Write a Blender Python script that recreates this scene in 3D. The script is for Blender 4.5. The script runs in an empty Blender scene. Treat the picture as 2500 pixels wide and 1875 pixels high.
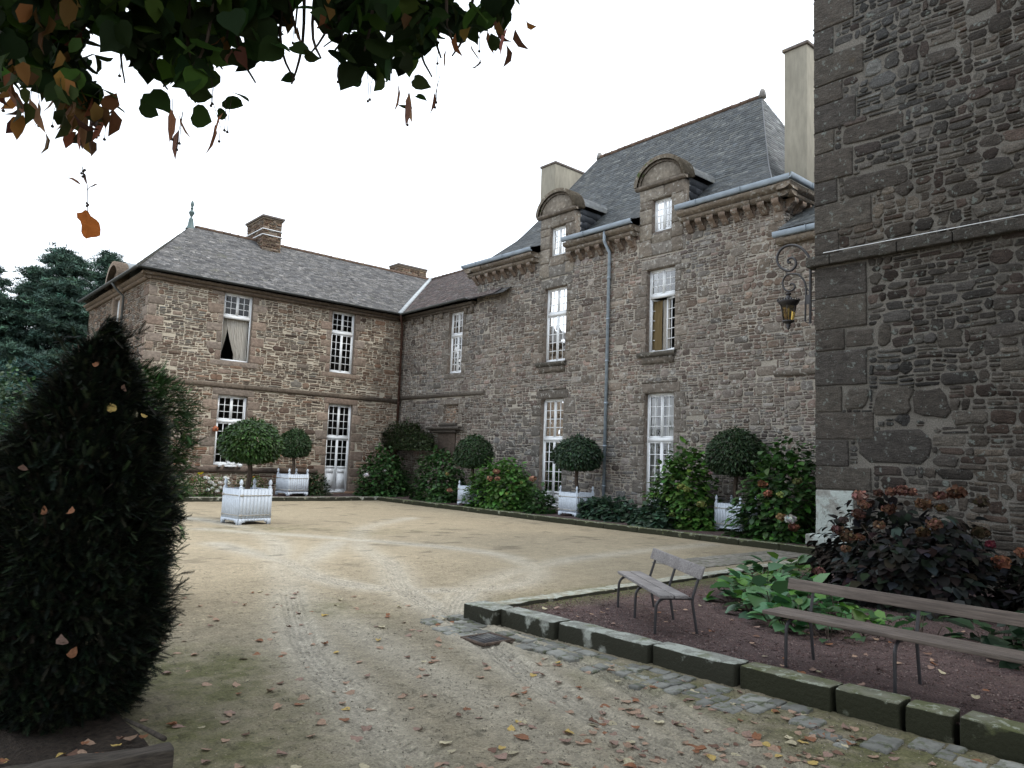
import bpy, bmesh, math, random
import numpy as np
from mathutils import Matrix, Vector, Euler

# ------------------------------------------------------------------ camera, sky, sun, exposure
S = bpy.context.scene
CAM = np.array([0, 0, 1.65]); FPX = 1823.09
M3 = np.array([[0.7543868211275788, -0.6553889488326876, 0.036957405983255774],
               [0.09478953310145362, 0.053051329417736784, -0.9940827434782685],
               [0.6495502047751466, 0.7534260960406107, 0.1021452362157414]])   # right, down, forward
cd = bpy.data.cameras.new('camera'); cam = bpy.data.objects.new('camera', cd); S.collection.objects.link(cam)
cd.sensor_fit = 'HORIZONTAL'; cd.sensor_width = 36; cd.lens = 36 * FPX / 2500; cd.clip_start = .05; cd.clip_end = 3000
mw = Matrix.Identity(4)
for i in range(3):
    mw[i][0] = M3[0][i]; mw[i][1] = -M3[1][i]; mw[i][2] = -M3[2][i]; mw[i][3] = CAM[i]
cam.matrix_world = mw; S.camera = cam
S.render.resolution_x = 1024; S.render.resolution_y = 768
SUN_EL, SUN_AZ = math.radians(52), math.radians(152)     # azimuth from +Y towards +X
w = bpy.data.worlds.new("World"); S.world = w; w.use_nodes = True
nt = w.node_tree; N = nt.nodes; L = nt.links
bg = N['Background']; bg.inputs['Strength'].default_value = .1
sky = N.new('ShaderNodeTexSky'); sky.sky_type = 'NISHITA'; sky.sun_disc = False
sky.sun_elevation = SUN_EL; sky.sun_rotation = SUN_AZ
tc = N.new('ShaderNodeTexCoord'); mp = N.new('ShaderNodeMapping'); mp.inputs['Scale'].default_value = (1, 1, 2.2)
L.new(tc.outputs['Generated'], mp.inputs['Vector'])
nz = N.new('ShaderNodeTexNoise'); nz.inputs['Scale'].default_value = 1.7; nz.inputs['Detail'].default_value = 6
L.new(mp.outputs['Vector'], nz.inputs['Vector'])
cr = N.new('ShaderNodeValToRGB'); cr.color_ramp.elements[0].position = .2; cr.color_ramp.elements[0].color = (.9,)*3+(1,)
cr.color_ramp.elements[1].position = .4; cr.color_ramp.elements[1].color = (1, 1, 1, 1)
sx_ = N.new('ShaderNodeSeparateXYZ'); L.new(tc.outputs['Generated'], sx_.inputs[0])      # cloud thins out low in the north
mb_ = N.new('ShaderNodeMath'); mb_.operation = 'MAXIMUM'; L.new(sx_.outputs['Y'], mb_.inputs[0]); mb_.inputs[1].default_value = 0
mc_ = N.new('ShaderNodeMath'); mc_.operation = 'POWER'; L.new(mb_.outputs[0], mc_.inputs[0]); mc_.inputs[1].default_value = 7
ma_ = N.new('ShaderNodeMath'); ma_.operation = 'MULTIPLY_ADD'; L.new(mc_.outputs[0], ma_.inputs[0]); ma_.inputs[1].default_value = -.24; ma_.use_clamp = True; L.new(nz.outputs['Fac'], ma_.inputs[2])
L.new(ma_.outputs[0], cr.inputs['Fac'])
cr2 = N.new('ShaderNodeValToRGB'); cr2.color_ramp.elements[0].position = .24; cr2.color_ramp.elements[0].color = (4.9, 5.5, 5.9, 1)
cr2.color_ramp.elements[1].position = .44; cr2.color_ramp.elements[1].color = (11.4, 12.3, 13.4, 1)
L.new(ma_.outputs[0], cr2.inputs['Fac'])
mx = N.new('ShaderNodeMixRGB'); L.new(cr.outputs['Color'], mx.inputs['Fac'])
L.new(sky.outputs['Color'], mx.inputs['Color1']); L.new(cr2.outputs['Color'], mx.inputs['Color2'])
L.new(mx.outputs['Color'], bg.inputs['Color'])
sd = bpy.data.lights.new('sun', 'SUN'); sd.energy = 1.2; sd.angle = math.radians(14); sd.color = (1, .95, .86)
so = bpy.data.objects.new('sun', sd); S.collection.objects.link(so)
sdir = Vector((math.sin(SUN_AZ)*math.cos(SUN_EL), math.cos(SUN_AZ)*math.cos(SUN_EL), math.sin(SUN_EL)))
so.rotation_euler = sdir.to_track_quat('Z', 'Y').to_euler()
S.view_settings.view_transform = 'Standard'; S.view_settings.look = 'None'; S.view_settings.gamma = 1
S.view_settings.exposure = 0.72

# ------------------------------------------------------------------ helpers
COL = S.collection
rng = np.random.default_rng(7); random.seed(7)
ORG = {}
def tag(o, label=None, cat=None, group=None, kind=None):
    if label: o['label'] = label
    if cat: o['category'] = cat
    if group: o['group'] = group
    if kind: o['kind'] = kind
    return o
def thing(name, label, cat, loc=(0, 0, 0), group=None, rz=0):
    o = bpy.data.objects.new(name, None); COL.objects.link(o); o.location = loc; o.rotation_euler = (0, 0, rz)
    o.empty_display_size = .2
    ORG[o.name] = np.array(loc, float) if rz == 0 else np.zeros(3)
    return tag(o, label, cat, group)
def link(name, me, parent=None, loc=None):
    o = bpy.data.objects.new(name, me); COL.objects.link(o)
    if parent is not None:
        o.parent = parent; ORG[o.name] = ORG.get(parent.name, np.zeros(3))
    if loc is not None: o.location = loc
    return o
def mesh_np(name, V, groups, mats, parent=None, smooth=False, origin=None):
    """groups: list of (F (M,k) int, color (M,3)|None, material index)"""
    V = np.asarray(V, float)
    if parent is not None: V = V - ORG.get(parent.name, np.zeros(3))
    if origin is not None: V = V - np.asarray(origin, float)
    me = bpy.data.meshes.new(name); me.vertices.add(len(V)); me.vertices.foreach_set('co', V.astype(np.float32).ravel())
    loops = []; starts = []; mi = []; cols = []; n = 0
    for F, c, m in groups:
        F = np.asarray(F, int)
        if len(F) == 0: continue
        k = F.shape[1]; loops.append(F.ravel()); starts.append(n + np.arange(len(F))*k); n += F.size
        mi.append(np.full(len(F), m))
        cc = np.ones((len(F), 3))*.5 if c is None else np.broadcast_to(np.asarray(c, float), (len(F), 3))
        cols.append(np.repeat(cc, k, axis=0))
    loops = np.concatenate(loops); starts = np.concatenate(starts); mi = np.concatenate(mi); cols = np.concatenate(cols)
    me.loops.add(len(loops)); me.loops.foreach_set('vertex_index', loops.astype(np.int32))
    me.polygons.add(len(starts)); me.polygons.foreach_set('loop_start', starts.astype(np.int32))
    for m in (mats if isinstance(mats, (list, tuple)) else [mats]): me.materials.append(m)
    me.polygons.foreach_set('material_index', mi.astype(np.int32))
    if smooth: me.polygons.foreach_set('use_smooth', np.ones(len(starts), bool))
    me.update(calc_edges=True)
    a = me.color_attributes.new('Col', 'FLOAT_COLOR', 'CORNER')
    a.data.foreach_set('color', np.concatenate([cols, np.ones((len(cols), 1))], 1).astype(np.float32).ravel())
    me.validate()
    return link(name, me, parent, loc=origin if parent is None else None)
def vn(x, y, seed=0):
    """smooth 2-D value noise, about -1..1"""
    x = np.asarray(x, float); y = np.asarray(y, float)
    xi = np.floor(x).astype(int); yi = np.floor(y).astype(int); fx = x-xi; fy = y-yi
    fx = fx*fx*(3-2*fx); fy = fy*fy*(3-2*fy)
    def h(a, b):
        v = np.sin(a*127.1+b*311.7+seed*74.7)*43758.5453
        return (v-np.floor(v))*2-1
    return (h(xi, yi)*(1-fx)+h(xi+1, yi)*fx)*(1-fy)+(h(xi, yi+1)*(1-fx)+h(xi+1, yi+1)*fx)*fy
def fbm(x, y, o=4, seed=0):
    r = 0; a = 1; t = 0
    for i in range(o):
        r = r+a*vn(x*2**i, y*2**i, seed+i); t += a; a *= .5
    return r/t
class MB:
    """collects boxes, tubes, polys; build() links ONE mesh"""
    def __init__(s): s.v = []; s.g = {}
    def add(s, V, faces, col=None, m=0):
        b = len(s.v); s.v.extend([tuple(p) for p in V])
        for f in faces: s.g.setdefault((len(f), m), []).append(([b+i for i in f], col if col is not None else (.5, .5, .5)))
    def box(s, x0, x1, y0, y1, z0, z1, fr=None, col=None, m=0):
        P = [(x, y, z) for x in (x0, x1) for y in (y0, y1) for z in (z0, z1)]
        if fr: P = [fr(*p) for p in P]
        s.add(P, [(0, 1, 3, 2), (4, 6, 7, 5), (0, 4, 5, 1), (2, 3, 7, 6), (0, 2, 6, 4), (1, 5, 7, 3)], col, m)
    def tube(s, pts, r, n=8, col=None, m=0, cap=True):
        pts = [Vector(p) for p in pts]; k = len(pts)
        rs = r if hasattr(r, '__len__') else [r]*k
        V = []; prev = None
        for i, p in enumerate(pts):
            t = (pts[min(i+1, k-1)]-pts[max(i-1, 0)]).normalized()
            if prev is None:
                a = t.orthogonal().normalized()
            else:
                a = (prev-t*prev.dot(t)).normalized()
            prev = a; b = t.cross(a)
            for j in range(n):
                th = 2*math.pi*j/n; V.append(p+(a*math.cos(th)+b*math.sin(th))*rs[i])
        F = [(i*n+j, i*n+(j+1) % n, (i+1)*n+(j+1) % n, (i+1)*n+j) for i in range(k-1) for j in range(n)]
        if cap: F += [tuple(range(n))[::-1], tuple((k-1)*n+j for j in range(n))]
        s.add(V, F, col, m)
    def lathe(s, prof, c, n=16, col=None, m=0):
        V = []; k = len(prof)
        for r, z in prof:
            for j in range(n):
                th = 2*math.pi*j/n; V.append((c[0]+r*math.cos(th), c[1]+r*math.sin(th), c[2]+z))
        F = [(i*n+j, i*n+(j+1) % n, (i+1)*n+(j+1) % n, (i+1)*n+j) for i in range(k-1) for j in range(n)]
        F += [tuple(range(n))[::-1], tuple((k-1)*n+j for j in range(n))]
        s.add(V, F, col, m)
    def quad(s, *p, col=None, m=0): s.add(p, [tuple(range(len(p)))], col, m)
    def build(s, name, mats, parent=None, smooth=False, origin=None, bevel=0):
        G = [(np.array([f for f, c in L_]), np.array([c for f, c in L_]), m) for (k, m), L_ in s.g.items()]
        o = mesh_np(name, np.array(s.v), G, mats, parent, smooth, origin)
        if bevel:
            b = o.modifiers.new('bevel', 'BEVEL'); b.width = bevel; b.segments = 2; b.limit_method = 'ANGLE'
        if smooth:
            o.modifiers.new('es', 'EDGE_SPLIT').split_angle = math.radians(40)
        return o
def rockbox(name, size, mat, parent, loc, seed=0, amp=.006, bev=.015, cut=.12, col=(.5, .5, .5), origin=None, rz=0):
    """worn stone block, size (x,y,z) standing on loc (centre of base)"""
    bm = bmesh.new(); bmesh.ops.create_cube(bm, size=1); bmesh.ops.scale(bm, vec=size, verts=bm.verts)
    bmesh.ops.bevel(bm, geom=bm.edges[:], offset=bev, segments=2, affect='EDGES', profile=.6)
    for ax in range(3):
        n = int(size[ax]/cut)
        for i in range(1, n+1):
            no = [0, 0, 0]; no[ax] = 1; co = [0, 0, 0]; co[ax] = -size[ax]/2+size[ax]*i/(n+1)
            bmesh.ops.bisect_plane(bm, geom=bm.verts[:]+bm.edges[:]+bm.faces[:], plane_co=co, plane_no=no)
    r = np.random.default_rng(seed)
    o3 = r.random(3)*50
    for v in bm.verts:
        p = v.co
        v.co = p+Vector([vn(p[(a+1) % 3]*7+o3[a], p[(a+2) % 3]*7+o3[a], seed+a)*amp+r.normal()*amp*.25 for a in range(3)])
    me = bpy.data.meshes.new(name); 
    bmesh.ops.rotate(bm, verts=bm.verts, matrix=Matrix.Rotation(rz, 3, 'Z'))
    d = Vector((loc[0], loc[1], loc[2]+size[2]/2))
    if parent is not None: d = d-Vector(ORG[parent.name])
    if origin is None: bmesh.ops.translate(bm, verts=bm.verts, vec=d)
    bm.to_mesh(me); bm.free(); me.materials.append(mat)
    for p_ in me.polygons: p_.use_smooth = True
    a = me.color_attributes.new('Col', 'FLOAT_COLOR', 'CORNER'); a.data.foreach_set('color', list(col+(1,))*len(me.loops))
    return link(name, me, parent)

# ------------------------------------------------------------------ materials
def mat(name, rough=.9, base=None, attr=False, noise=None, bump=None, spots=None, metal=0, spec=.3, trans=None, moss=None, grain=None, objco=True):
    m = bpy.data.materials.new(name); m.use_nodes = True; t = m.node_tree; n = t.nodes; l = t.links
    b = n['Principled BSDF']; b.inputs['Roughness'].default_value = rough; b.inputs['Metallic'].default_value = metal
    b.inputs['Specular IOR Level'].default_value = spec
    ge = n.new('ShaderNodeNewGeometry'); co = ge.outputs['Position']
    if attr:
        a = n.new('ShaderNodeAttribute'); a.attribute_name = 'Col'; c = a.outputs['Color']
    else:
        a = n.new('ShaderNodeRGB'); a.outputs[0].default_value = tuple(base)+(1,); c = a.outputs[0]
    def mapped(sc):
        mpn = n.new('ShaderNodeMapping'); mpn.inputs['Scale'].default_value = sc; l.new(co, mpn.inputs['Vector']); return mpn.outputs['Vector']
    if noise:      # list of (scale3, lo, hi)
        for sc, lo, hi in noise:
            z = n.new('ShaderNodeTexNoise'); z.inputs['Scale'].default_value = 1; z.inputs['Detail'].default_value = 5; l.new(mapped(sc), z.inputs['Vector'])
            r = n.new('ShaderNodeMapRange'); r.inputs[1].default_value = .3; r.inputs[2].default_value = .7
            r.inputs[3].default_value = lo; r.inputs[4].default_value = hi; l.new(z.outputs['Fac'], r.inputs[0])
            v = n.new('ShaderNodeVectorMath'); v.operation = 'SCALE'; l.new(c, v.inputs[0]); l.new(r.outputs[0], v.inputs['Scale']); c = v.outputs[0]
    for sp in (spots or []):      # (scale, threshold, softness, colour, breakup scale)
        sc, th, sf, pc, amt = sp
        z = n.new('ShaderNodeTexNoise'); z.inputs['Scale'].default_value = 1; z.inputs['Detail'].default_value = 7; z.inputs['Roughness'].default_value = .65
        l.new(mapped((sc,)*3 if not hasattr(sc, '__len__') else sc), z.inputs['Vector'])
        r = n.new('ShaderNodeMapRange'); r.inputs[1].default_value = th; r.inputs[2].default_value = th+sf; r.inputs[4].default_value = amt
        l.new(z.outputs['Fac'], r.inputs[0])
        x = n.new('ShaderNodeMixRGB'); l.new(r.outputs[0], x.inputs['Fac']); l.new(c, x.inputs['Color1']); x.inputs['Color2'].default_value = tuple(pc)+(1,); c = x.outputs[0]
    if moss:       # colour, threshold, scale: covers faces that look up, or the sides if up is negative
        pc, th, sc, up = moss
        z = n.new('ShaderNodeTexNoise'); z.inputs['Scale'].default_value = 1; z.inputs['Detail'].default_value = 6; l.new(mapped((sc,)*3), z.inputs['Vector'])
        s = n.new('ShaderNodeSeparateXYZ'); l.new(ge.outputs['Normal'], s.inputs[0])
        ma = n.new('ShaderNodeMath'); ma.operation = 'MULTIPLY_ADD'; l.new(s.outputs['Z'], ma.inputs[0]); ma.inputs[1].default_value = up; l.new(z.outputs['Fac'], ma.inputs[2])
        r = n.new('ShaderNodeMapRange'); r.inputs[1].default_value = th; r.inputs[2].default_value = th+.08; l.new(ma.outputs[0], r.inputs[0])
        x = n.new('ShaderNodeMixRGB'); l.new(r.outputs[0], x.inputs['Fac']); l.new(c, x.inputs['Color1']); x.inputs['Color2'].default_value = tuple(pc)+(1,); c = x.outputs[0]
    l.new(c, b.inputs['Base Color'])
    if bump:       # list of (scale3, strength distance)
        prev = None
        for sc, d in bump:
            z = n.new('ShaderNodeTexNoise'); z.inputs['Scale'].default_value = 1; z.inputs['Detail'].default_value = 6; z.inputs['Roughness'].default_value = .6; l.new(mapped(sc), z.inputs['Vector'])
            bp = n.new('ShaderNodeBump'); bp.inputs['Distance'].default_value = d; l.new(z.outputs['Fac'], bp.inputs['Height'])
            if prev: l.new(prev, bp.inputs['Normal'])
            prev = bp.outputs['Normal']
        l.new(prev, b.inputs['Normal'])
    if trans:
        tr = n.new('ShaderNodeBsdfTranslucent'); l.new(c, tr.inputs['Color']); ms = n.new('ShaderNodeMixShader'); ms.inputs[0].default_value = trans
        o = n['Material Output']; l.new(b.outputs[0], ms.inputs[1]); l.new(tr.outputs[0], ms.inputs[2]); l.new(ms.outputs[0], o.inputs['Surface'])
    return m
PALE = (.42, .42, .37)
M_stoneA = mat('wing_stone', attr=True, noise=[((9, 9, 14), .7, 1.25), ((45, 45, 45), .8, 1.2)], bump=[((30, 30, 50), .02)], spots=[(11, .64, .05, (.38, .36, .3), .6)])
M_mortA = mat('wing_mortar', base=(.44, .392, .315), noise=[((1.2, 1.2, 1.2), .78, 1.15), ((40, 40, 40), .75, 1.15)], bump=[((60, 60, 60), .01)])
M_stoneB = mat('house_stone', attr=True, noise=[((8, 8, 14), .7, 1.25), ((45, 45, 45), .75, 1.25)], bump=[((30, 30, 50), .02)], spots=[(9, .57, .05, (.36, .35, .32), .8), (3.1, .6, .1, (.22, .22, .21), .55)])
M_mortB = mat('house_mortar', base=(.33, .3, .255), noise=[((.9, .9, .9), .6, 1.2), ((40, 40, 40), .7, 1.2)], bump=[((60, 60, 60), .01)], spots=[(7, .6, .08, (.33, .32, .29), .6)])
M_stoneT = mat('tower_stone', attr=True, noise=[((7, 7, 16), .65, 1.25), ((60, 60, 60), .6, 1.35)], bump=[((14, 14, 36), .06), ((70, 70, 70), .016)], spots=[(8.5, .595, .03, (.19, .21, .19), .75), (26, .66, .03, (.26, .28, .25), .75), (2.2, .66, .08, (.1, .068, .035), .5)])
M_mortT = mat('tower_mortar', base=(.145, .133, .116), noise=[((2, 2, 2), .75, 1.15), ((50, 50, 50), .6, 1.3)], bump=[((50, 50, 50), .015)], spots=[(6, .62, .05, (.2, .21, .19), .5)])
M_plinth = mat('lichened_stone', attr=True, noise=[((9, 9, 9), .7, 1.2)], bump=[((25, 25, 25), .02)], spots=[(5, .44, .08, (.36, .4, .38), .85), (17, .6, .04, (.12, .11, .1), .7)])
M_slateA = mat('weathered_slate', attr=True, rough=.75, noise=[((20, 20, 20), .75, 1.3)], spots=[(9, .60, .03, (.36, .35, .33), .7), (1.3, .6, .15, (.13, .13, .07), .5)])
M_slateB = mat('dark_slate', attr=True, rough=.5, spec=.5, noise=[((20, 20, 20), .75, 1.3)], spots=[(1.1, .63, .12, (.09, .09, .06), .5)])
M_zinc = mat('zinc', base=(.26, .31, .36), rough=.5, spec=.5, noise=[((3, 3, 8), .8, 1.15)])
M_lead = mat('lead_flashing', base=(.38, .41, .43), rough=.5, noise=[((6, 6, 6), .8, 1.15)])
M_gut = mat('dark_gutter', base=(.05, .055, .055), rough=.5, spec=.5, noise=[((5, 5, 5), .8, 1.3)])
M_rust = mat('brown_pipe', base=(.06, .03, .022), rough=.55, noise=[((8, 8, 8), .7, 1.3)])
M_tile = mat('ridge_tile', attr=True, noise=[((12, 12, 12), .7, 1.3)], spots=[(5, .6, .06, (.25, .2, .1), .6)])
M_render = mat('lime_render', base=(.25, .232, .188), noise=[((.8, .8, .25), .75, 1.15), ((10, 10, 2.5), .85, 1.1)], spots=[((5, 5, .5), .6, .15, (.2, .18, .14), .6)], bump=[((40, 40, 40), .005)])
M_white = mat('white_paint', base=(.74, .76, .78), rough=.45, spec=.4, noise=[((6, 6, 6), .93, 1.04)])
M_curt = mat('curtain_cloth', base=(.62, .59, .54), rough=.95, trans=.25)
M_yell = mat('ochre_interior', base=(.26, .195, .1), rough=.9)
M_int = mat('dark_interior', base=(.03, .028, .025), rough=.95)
M_tub = mat('tub_paint', base=(.52, .575, .65), rough=.55, noise=[((7, 7, 7), .93, 1.04)], spots=[((30, 30, 6), .7, .05, (.3, .3, .28), .4)])
M_hinge = mat('tub_iron', base=(.42, .4, .36), rough=.55, noise=[((12, 12, 12), .75, 1.1)])
M_soil = mat('soil', base=(.035, .025, .018), noise=[((30, 30, 30), .5, 1.5)], bump=[((50, 50, 50), .03)])
M_iron = mat('black_iron', base=(.022, .02, .022), rough=.45, spec=.5)
M_wood = mat('grey_bench_wood', base=(.2, .186, .182), rough=.8, noise=[((60, 6, 60), .65, 1.25), ((5, 5, 5), .85, 1.15)], bump=[((110, 12, 110), .006)])
M_wood2 = mat('brown_bench_wood', base=(.125, .1, .084), rough=.7, noise=[((60, 3, 60), .6, 1.3), ((4, 4, 4), .8, 1.2)], bump=[((110, 7, 110), .006)])
M_log = mat('old_timber', base=(.055, .045, .036), rough=.85, noise=[((8, 50, 50), .5, 1.5)], bump=[((9, 80, 80), .012)], spots=[(9, .6, .08, (.06, .08, .03), .6)])
M_kerb = mat('mossy_kerb', attr=True, noise=[((7, 7, 7), .75, 1.2), ((50, 50, 50), .8, 1.2)], bump=[((35, 35, 35), .012)], spots=[(9, .5, .05, (.34, .36, .32), .75), (4, .56, .08, (.09, .1, .045), .7)], moss=((.026, .026, .017), .3, 5, -.42))  # negative up turns the side faces near black
M_kerbm = mat('green_kerb', attr=True, noise=[((7, 7, 7), .75, 1.2)], bump=[((35, 35, 35), .015)], spots=[(3, .42, .12, (.075, .085, .025), .75), (13, .54, .05, (.3, .32, .26), .7)], moss=((.023, .024, .012), .3, 5, -.42))  # side faces go near black, tops keep their colour
M_cob = mat('cobble_stone', attr=True, rough=.8, noise=[((12, 12, 12), .75, 1.2)], bump=[((35, 35, 35), .012)], spots=[(9, .53, .06, (.07, .08, .035), .7)])
M_bark = mat('bark', base=(.06, .045, .035), noise=[((30, 30, 8), .6, 1.4)], bump=[((40, 40, 10), .02)])
M_leaf = mat('leaf', attr=True, rough=.5, spec=.35, trans=.22)
M_leafd = mat('dull_leaf', attr=True, rough=.8, spec=.15, trans=.15)
M_lime = mat('lime_leaf', attr=True, rough=.7, spec=.12, trans=.22)
M_limeb = mat('browned_leaf', attr=True, rough=.7, spec=.12, trans=.3)
M_need = mat('needle', attr=True, rough=.75, spec=.15)
M_pet = mat('petal', attr=True, rough=.8, spec=.1, trans=.3)
M_dry = mat('fallen_leaf', attr=True, rough=.75, spec=.2, noise=[((90, 90, 90), .75, 1.2)], trans=.1)
M_terra = mat('terracotta', base=(.3, .1, .05), noise=[((20, 20, 20), .8, 1.2)])
def glass_mat(name, tint, refl=.1, rough=.02):
    m = bpy.data.materials.new(name); m.use_nodes = True; t = m.node_tree; n = t.nodes; l = t.links; n.remove(n['Principled BSDF'])
    tr = n.new('ShaderNodeBsdfTransparent'); tr.inputs[0].default_value = tint+(1,); gl = n.new('ShaderNodeBsdfGlossy'); gl.inputs['Roughness'].default_value = rough
    fr = n.new('ShaderNodeFresnel'); fr.inputs[0].default_value = 1.5
    g2 = n.new('ShaderNodeNewGeometry'); z = n.new('ShaderNodeTexNoise'); z.inputs['Scale'].default_value = 1.6; l.new(g2.outputs['Position'], z.inputs['Vector'])
    bp = n.new('ShaderNodeBump'); bp.inputs['Distance'].default_value = .02; l.new(z.outputs['Fac'], bp.inputs['Height']); l.new(bp.outputs[0], gl.inputs['Normal'])
    ms = n.new('ShaderNodeMixShader'); l.new(fr.outputs[0], ms.inputs[0]); l.new(tr.outputs[0], ms.inputs[1]); l.new(gl.outputs[0], ms.inputs[2])
    l.new(ms.outputs[0], n['Material Output'].inputs['Surface']); return m
M_glass = glass_mat('window_glass', (.8, .84, .86))
M_amber = glass_mat('amber_glass', (.62, .5, .24))

# ------------------------------------------------------------------ stone walls
YA, XB, XL, XT, YT = 27.05, 17.08, 6.88, 11.8, 6.0
frA = lambda u, z, h: (u, YA-h, z)
frB = lambda u, z, h: (XB-h, u, z)
frL = lambda u, z, h: (XL-h, u, z)
frT = lambda u, z, h: (XT-h, u, z)
frT2 = lambda u, z, h: (u, YT+h, z)
def rubble(u0, u1, z0, z1, holes, bh=(.1, .26), lay=(.035, .09), wl=(.12, .42), pbig=.15, seed=1, gap=.012):
    r = np.random.default_rng(seed); out = []; z = z0
    H = np.array(holes, float).reshape(-1, 4)
    while z < z1-.02:
        h = min(r.uniform(*bh), z1-z); zc = z+h/2
        u = u0-r.uniform(0, .1)
        while u < u1:
            big = r.random() < pbig
            w_ = r.uniform(*wl)*(1.2 if big else 1)
            if big: subs = [(z, z+h)]
            else:
                k = max(1, int(round(h/r.uniform(*lay)))); cuts = np.sort(r.uniform(-.25, .25, max(k-1, 0))/k+np.arange(1, k)/k) if k > 1 else []
                e = [0, *cuts, 1]; subs = [(z+h*e[i], z+h*e[i+1]) for i in range(k)]
            for a, b in subs:
                c0 = u
                if big: segs = [(u, u+w_)]
                else:
                    nseg = 1 if w_ < .25 else int(r.integers(1, 3)); cc = [0, *np.sort(r.uniform(.3, .7, nseg-1)), 1]; segs = [(u+w_*cc[i], u+w_*cc[i+1]) for i in range(nseg)]
                for s0, s1 in segs:
                    out.append((s0+gap*r.uniform(.2, 1), s1-gap*r.uniform(.2, 1), a+gap*r.uniform(.15, .8), b-gap*r.uniform(.15, .8)))
            u += w_
        z += h
    R = np.array(out)
    R[:, 0] = np.maximum(R[:, 0], u0); R[:, 1] = np.minimum(R[:, 1], u1)
    for hu0, hu1, hz0, hz1 in H:
        zo = (np.minimum(R[:, 3], hz1)-np.maximum(R[:, 2], hz0))/(R[:, 3]-R[:, 2]+1e-9) > .4
        ov = zo & (R[:, 1] > hu0) & (R[:, 0] < hu1)
        ctr = (R[:, 0]+R[:, 1])/2
        lf = ov & (ctr < (hu0+hu1)/2); rt = ov & ~lf
        R[lf, 1] = np.minimum(R[lf, 1], hu0-.01); R[rt, 0] = np.maximum(R[rt, 0], hu1+.01)
        R = R[(R[:, 1]-R[:, 0]) > .035]
    return R[((R[:, 3]-R[:, 2]) > .015) & ((R[:, 1]-R[:, 0]) > .035)]
def stone_geo(R, fr, pal, proud=(.01, .03), rnd=.5, jit=.1, seed=1, warp=.02, var=.2, tilt=.3, patch=None):
    r = np.random.default_rng(seed); n = len(R)
    cu = (R[:, 0]+R[:, 1])/2; cz = (R[:, 2]+R[:, 3])/2; a = (R[:, 1]-R[:, 0])/2; b = (R[:, 3]-R[:, 2])/2; mn = np.minimum(a, b)
    rr = np.clip(rnd*mn*r.uniform(.5, 1.6, n), .002, mn*.95); o = np.zeros(n)
    PX = np.stack([-a+rr, o, a-rr, a, a, a, a-rr, o, -a+rr, -a, -a, -a], 1); PZ = np.stack([-b, -b, -b, -b+rr, o, b-rr, b, b, b, b-rr, o, -b+rr], 1)
    jm = (jit*mn)[:, None]
    PX = PX+r.normal(0, 1, PX.shape)*jm*1.3; PZ = PZ+r.normal(0, 1, PZ.shape)*jm*.8
    sk = r.normal(0, .10, n)[:, None]*mn[:, None]; PX = PX+sk*PZ/b[:, None]
    h = r.uniform(*proud, n)[:, None]
    tu = r.normal(0, tilt, n)[:, None]*h; tz = r.normal(0, tilt, n)[:, None]*h
    ins = np.minimum(.012+.1*mn, .4*mn)[:, None]
    def ring(sx, hh):
        x = PX*(1-sx/np.maximum(a[:, None], .001)); z = PZ*(1-sx/np.maximum(b[:, None], .001))
        return np.stack([x+cu[:, None], z+cz[:, None], np.broadcast_to(hh, x.shape)+(tu*x/a[:, None]+tz*z/b[:, None])*(hh > 0)], 2)
    r0 = ring(ins*0, h*0-.012); r1 = ring(ins*.15, h*.65); r2 = ring(ins, h)
    ce = np.stack([cu, cz, h[:, 0]*1.04], 1)[:, None, :]
    P = np.concatenate([r0, r1, r2, ce], 1).reshape(-1, 3)
    P[:, 1] += warp*(vn(P[:, 0]*.6, P[:, 1]*.9, seed)+.5*vn(P[:, 0]*2.1, P[:, 1]*2, seed+3)); P[:, 0] += warp*.5*vn(P[:, 0]*2, P[:, 1]*2, seed+5)
    V = np.stack(fr(P[:, 0], P[:, 1], P[:, 2]), 1)
    base = (np.arange(n)*37)[:, None, None]; j = np.arange(12); j2 = (j+1) % 12
    q = np.concatenate([np.stack([j, j2, 12+j2, 12+j], 1), np.stack([12+j, 12+j2, 24+j2, 24+j], 1)])
    Q = (base+q[None]).reshape(-1, 4); T = (base+np.stack([24+j, 24+j2, np.full(12, 36)], 1)[None]).reshape(-1, 3)
    pal = np.array(pal); c = pal[r.integers(0, len(pal), n)]*np.exp(r.normal(0, var, n))[:, None]
    if patch is not None: c = c*patch(cu, cz)
    c = np.clip(c, .01, .8)
    return V, Q, T, np.repeat(c, 24, 0), np.repeat(c, 12, 0)
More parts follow.
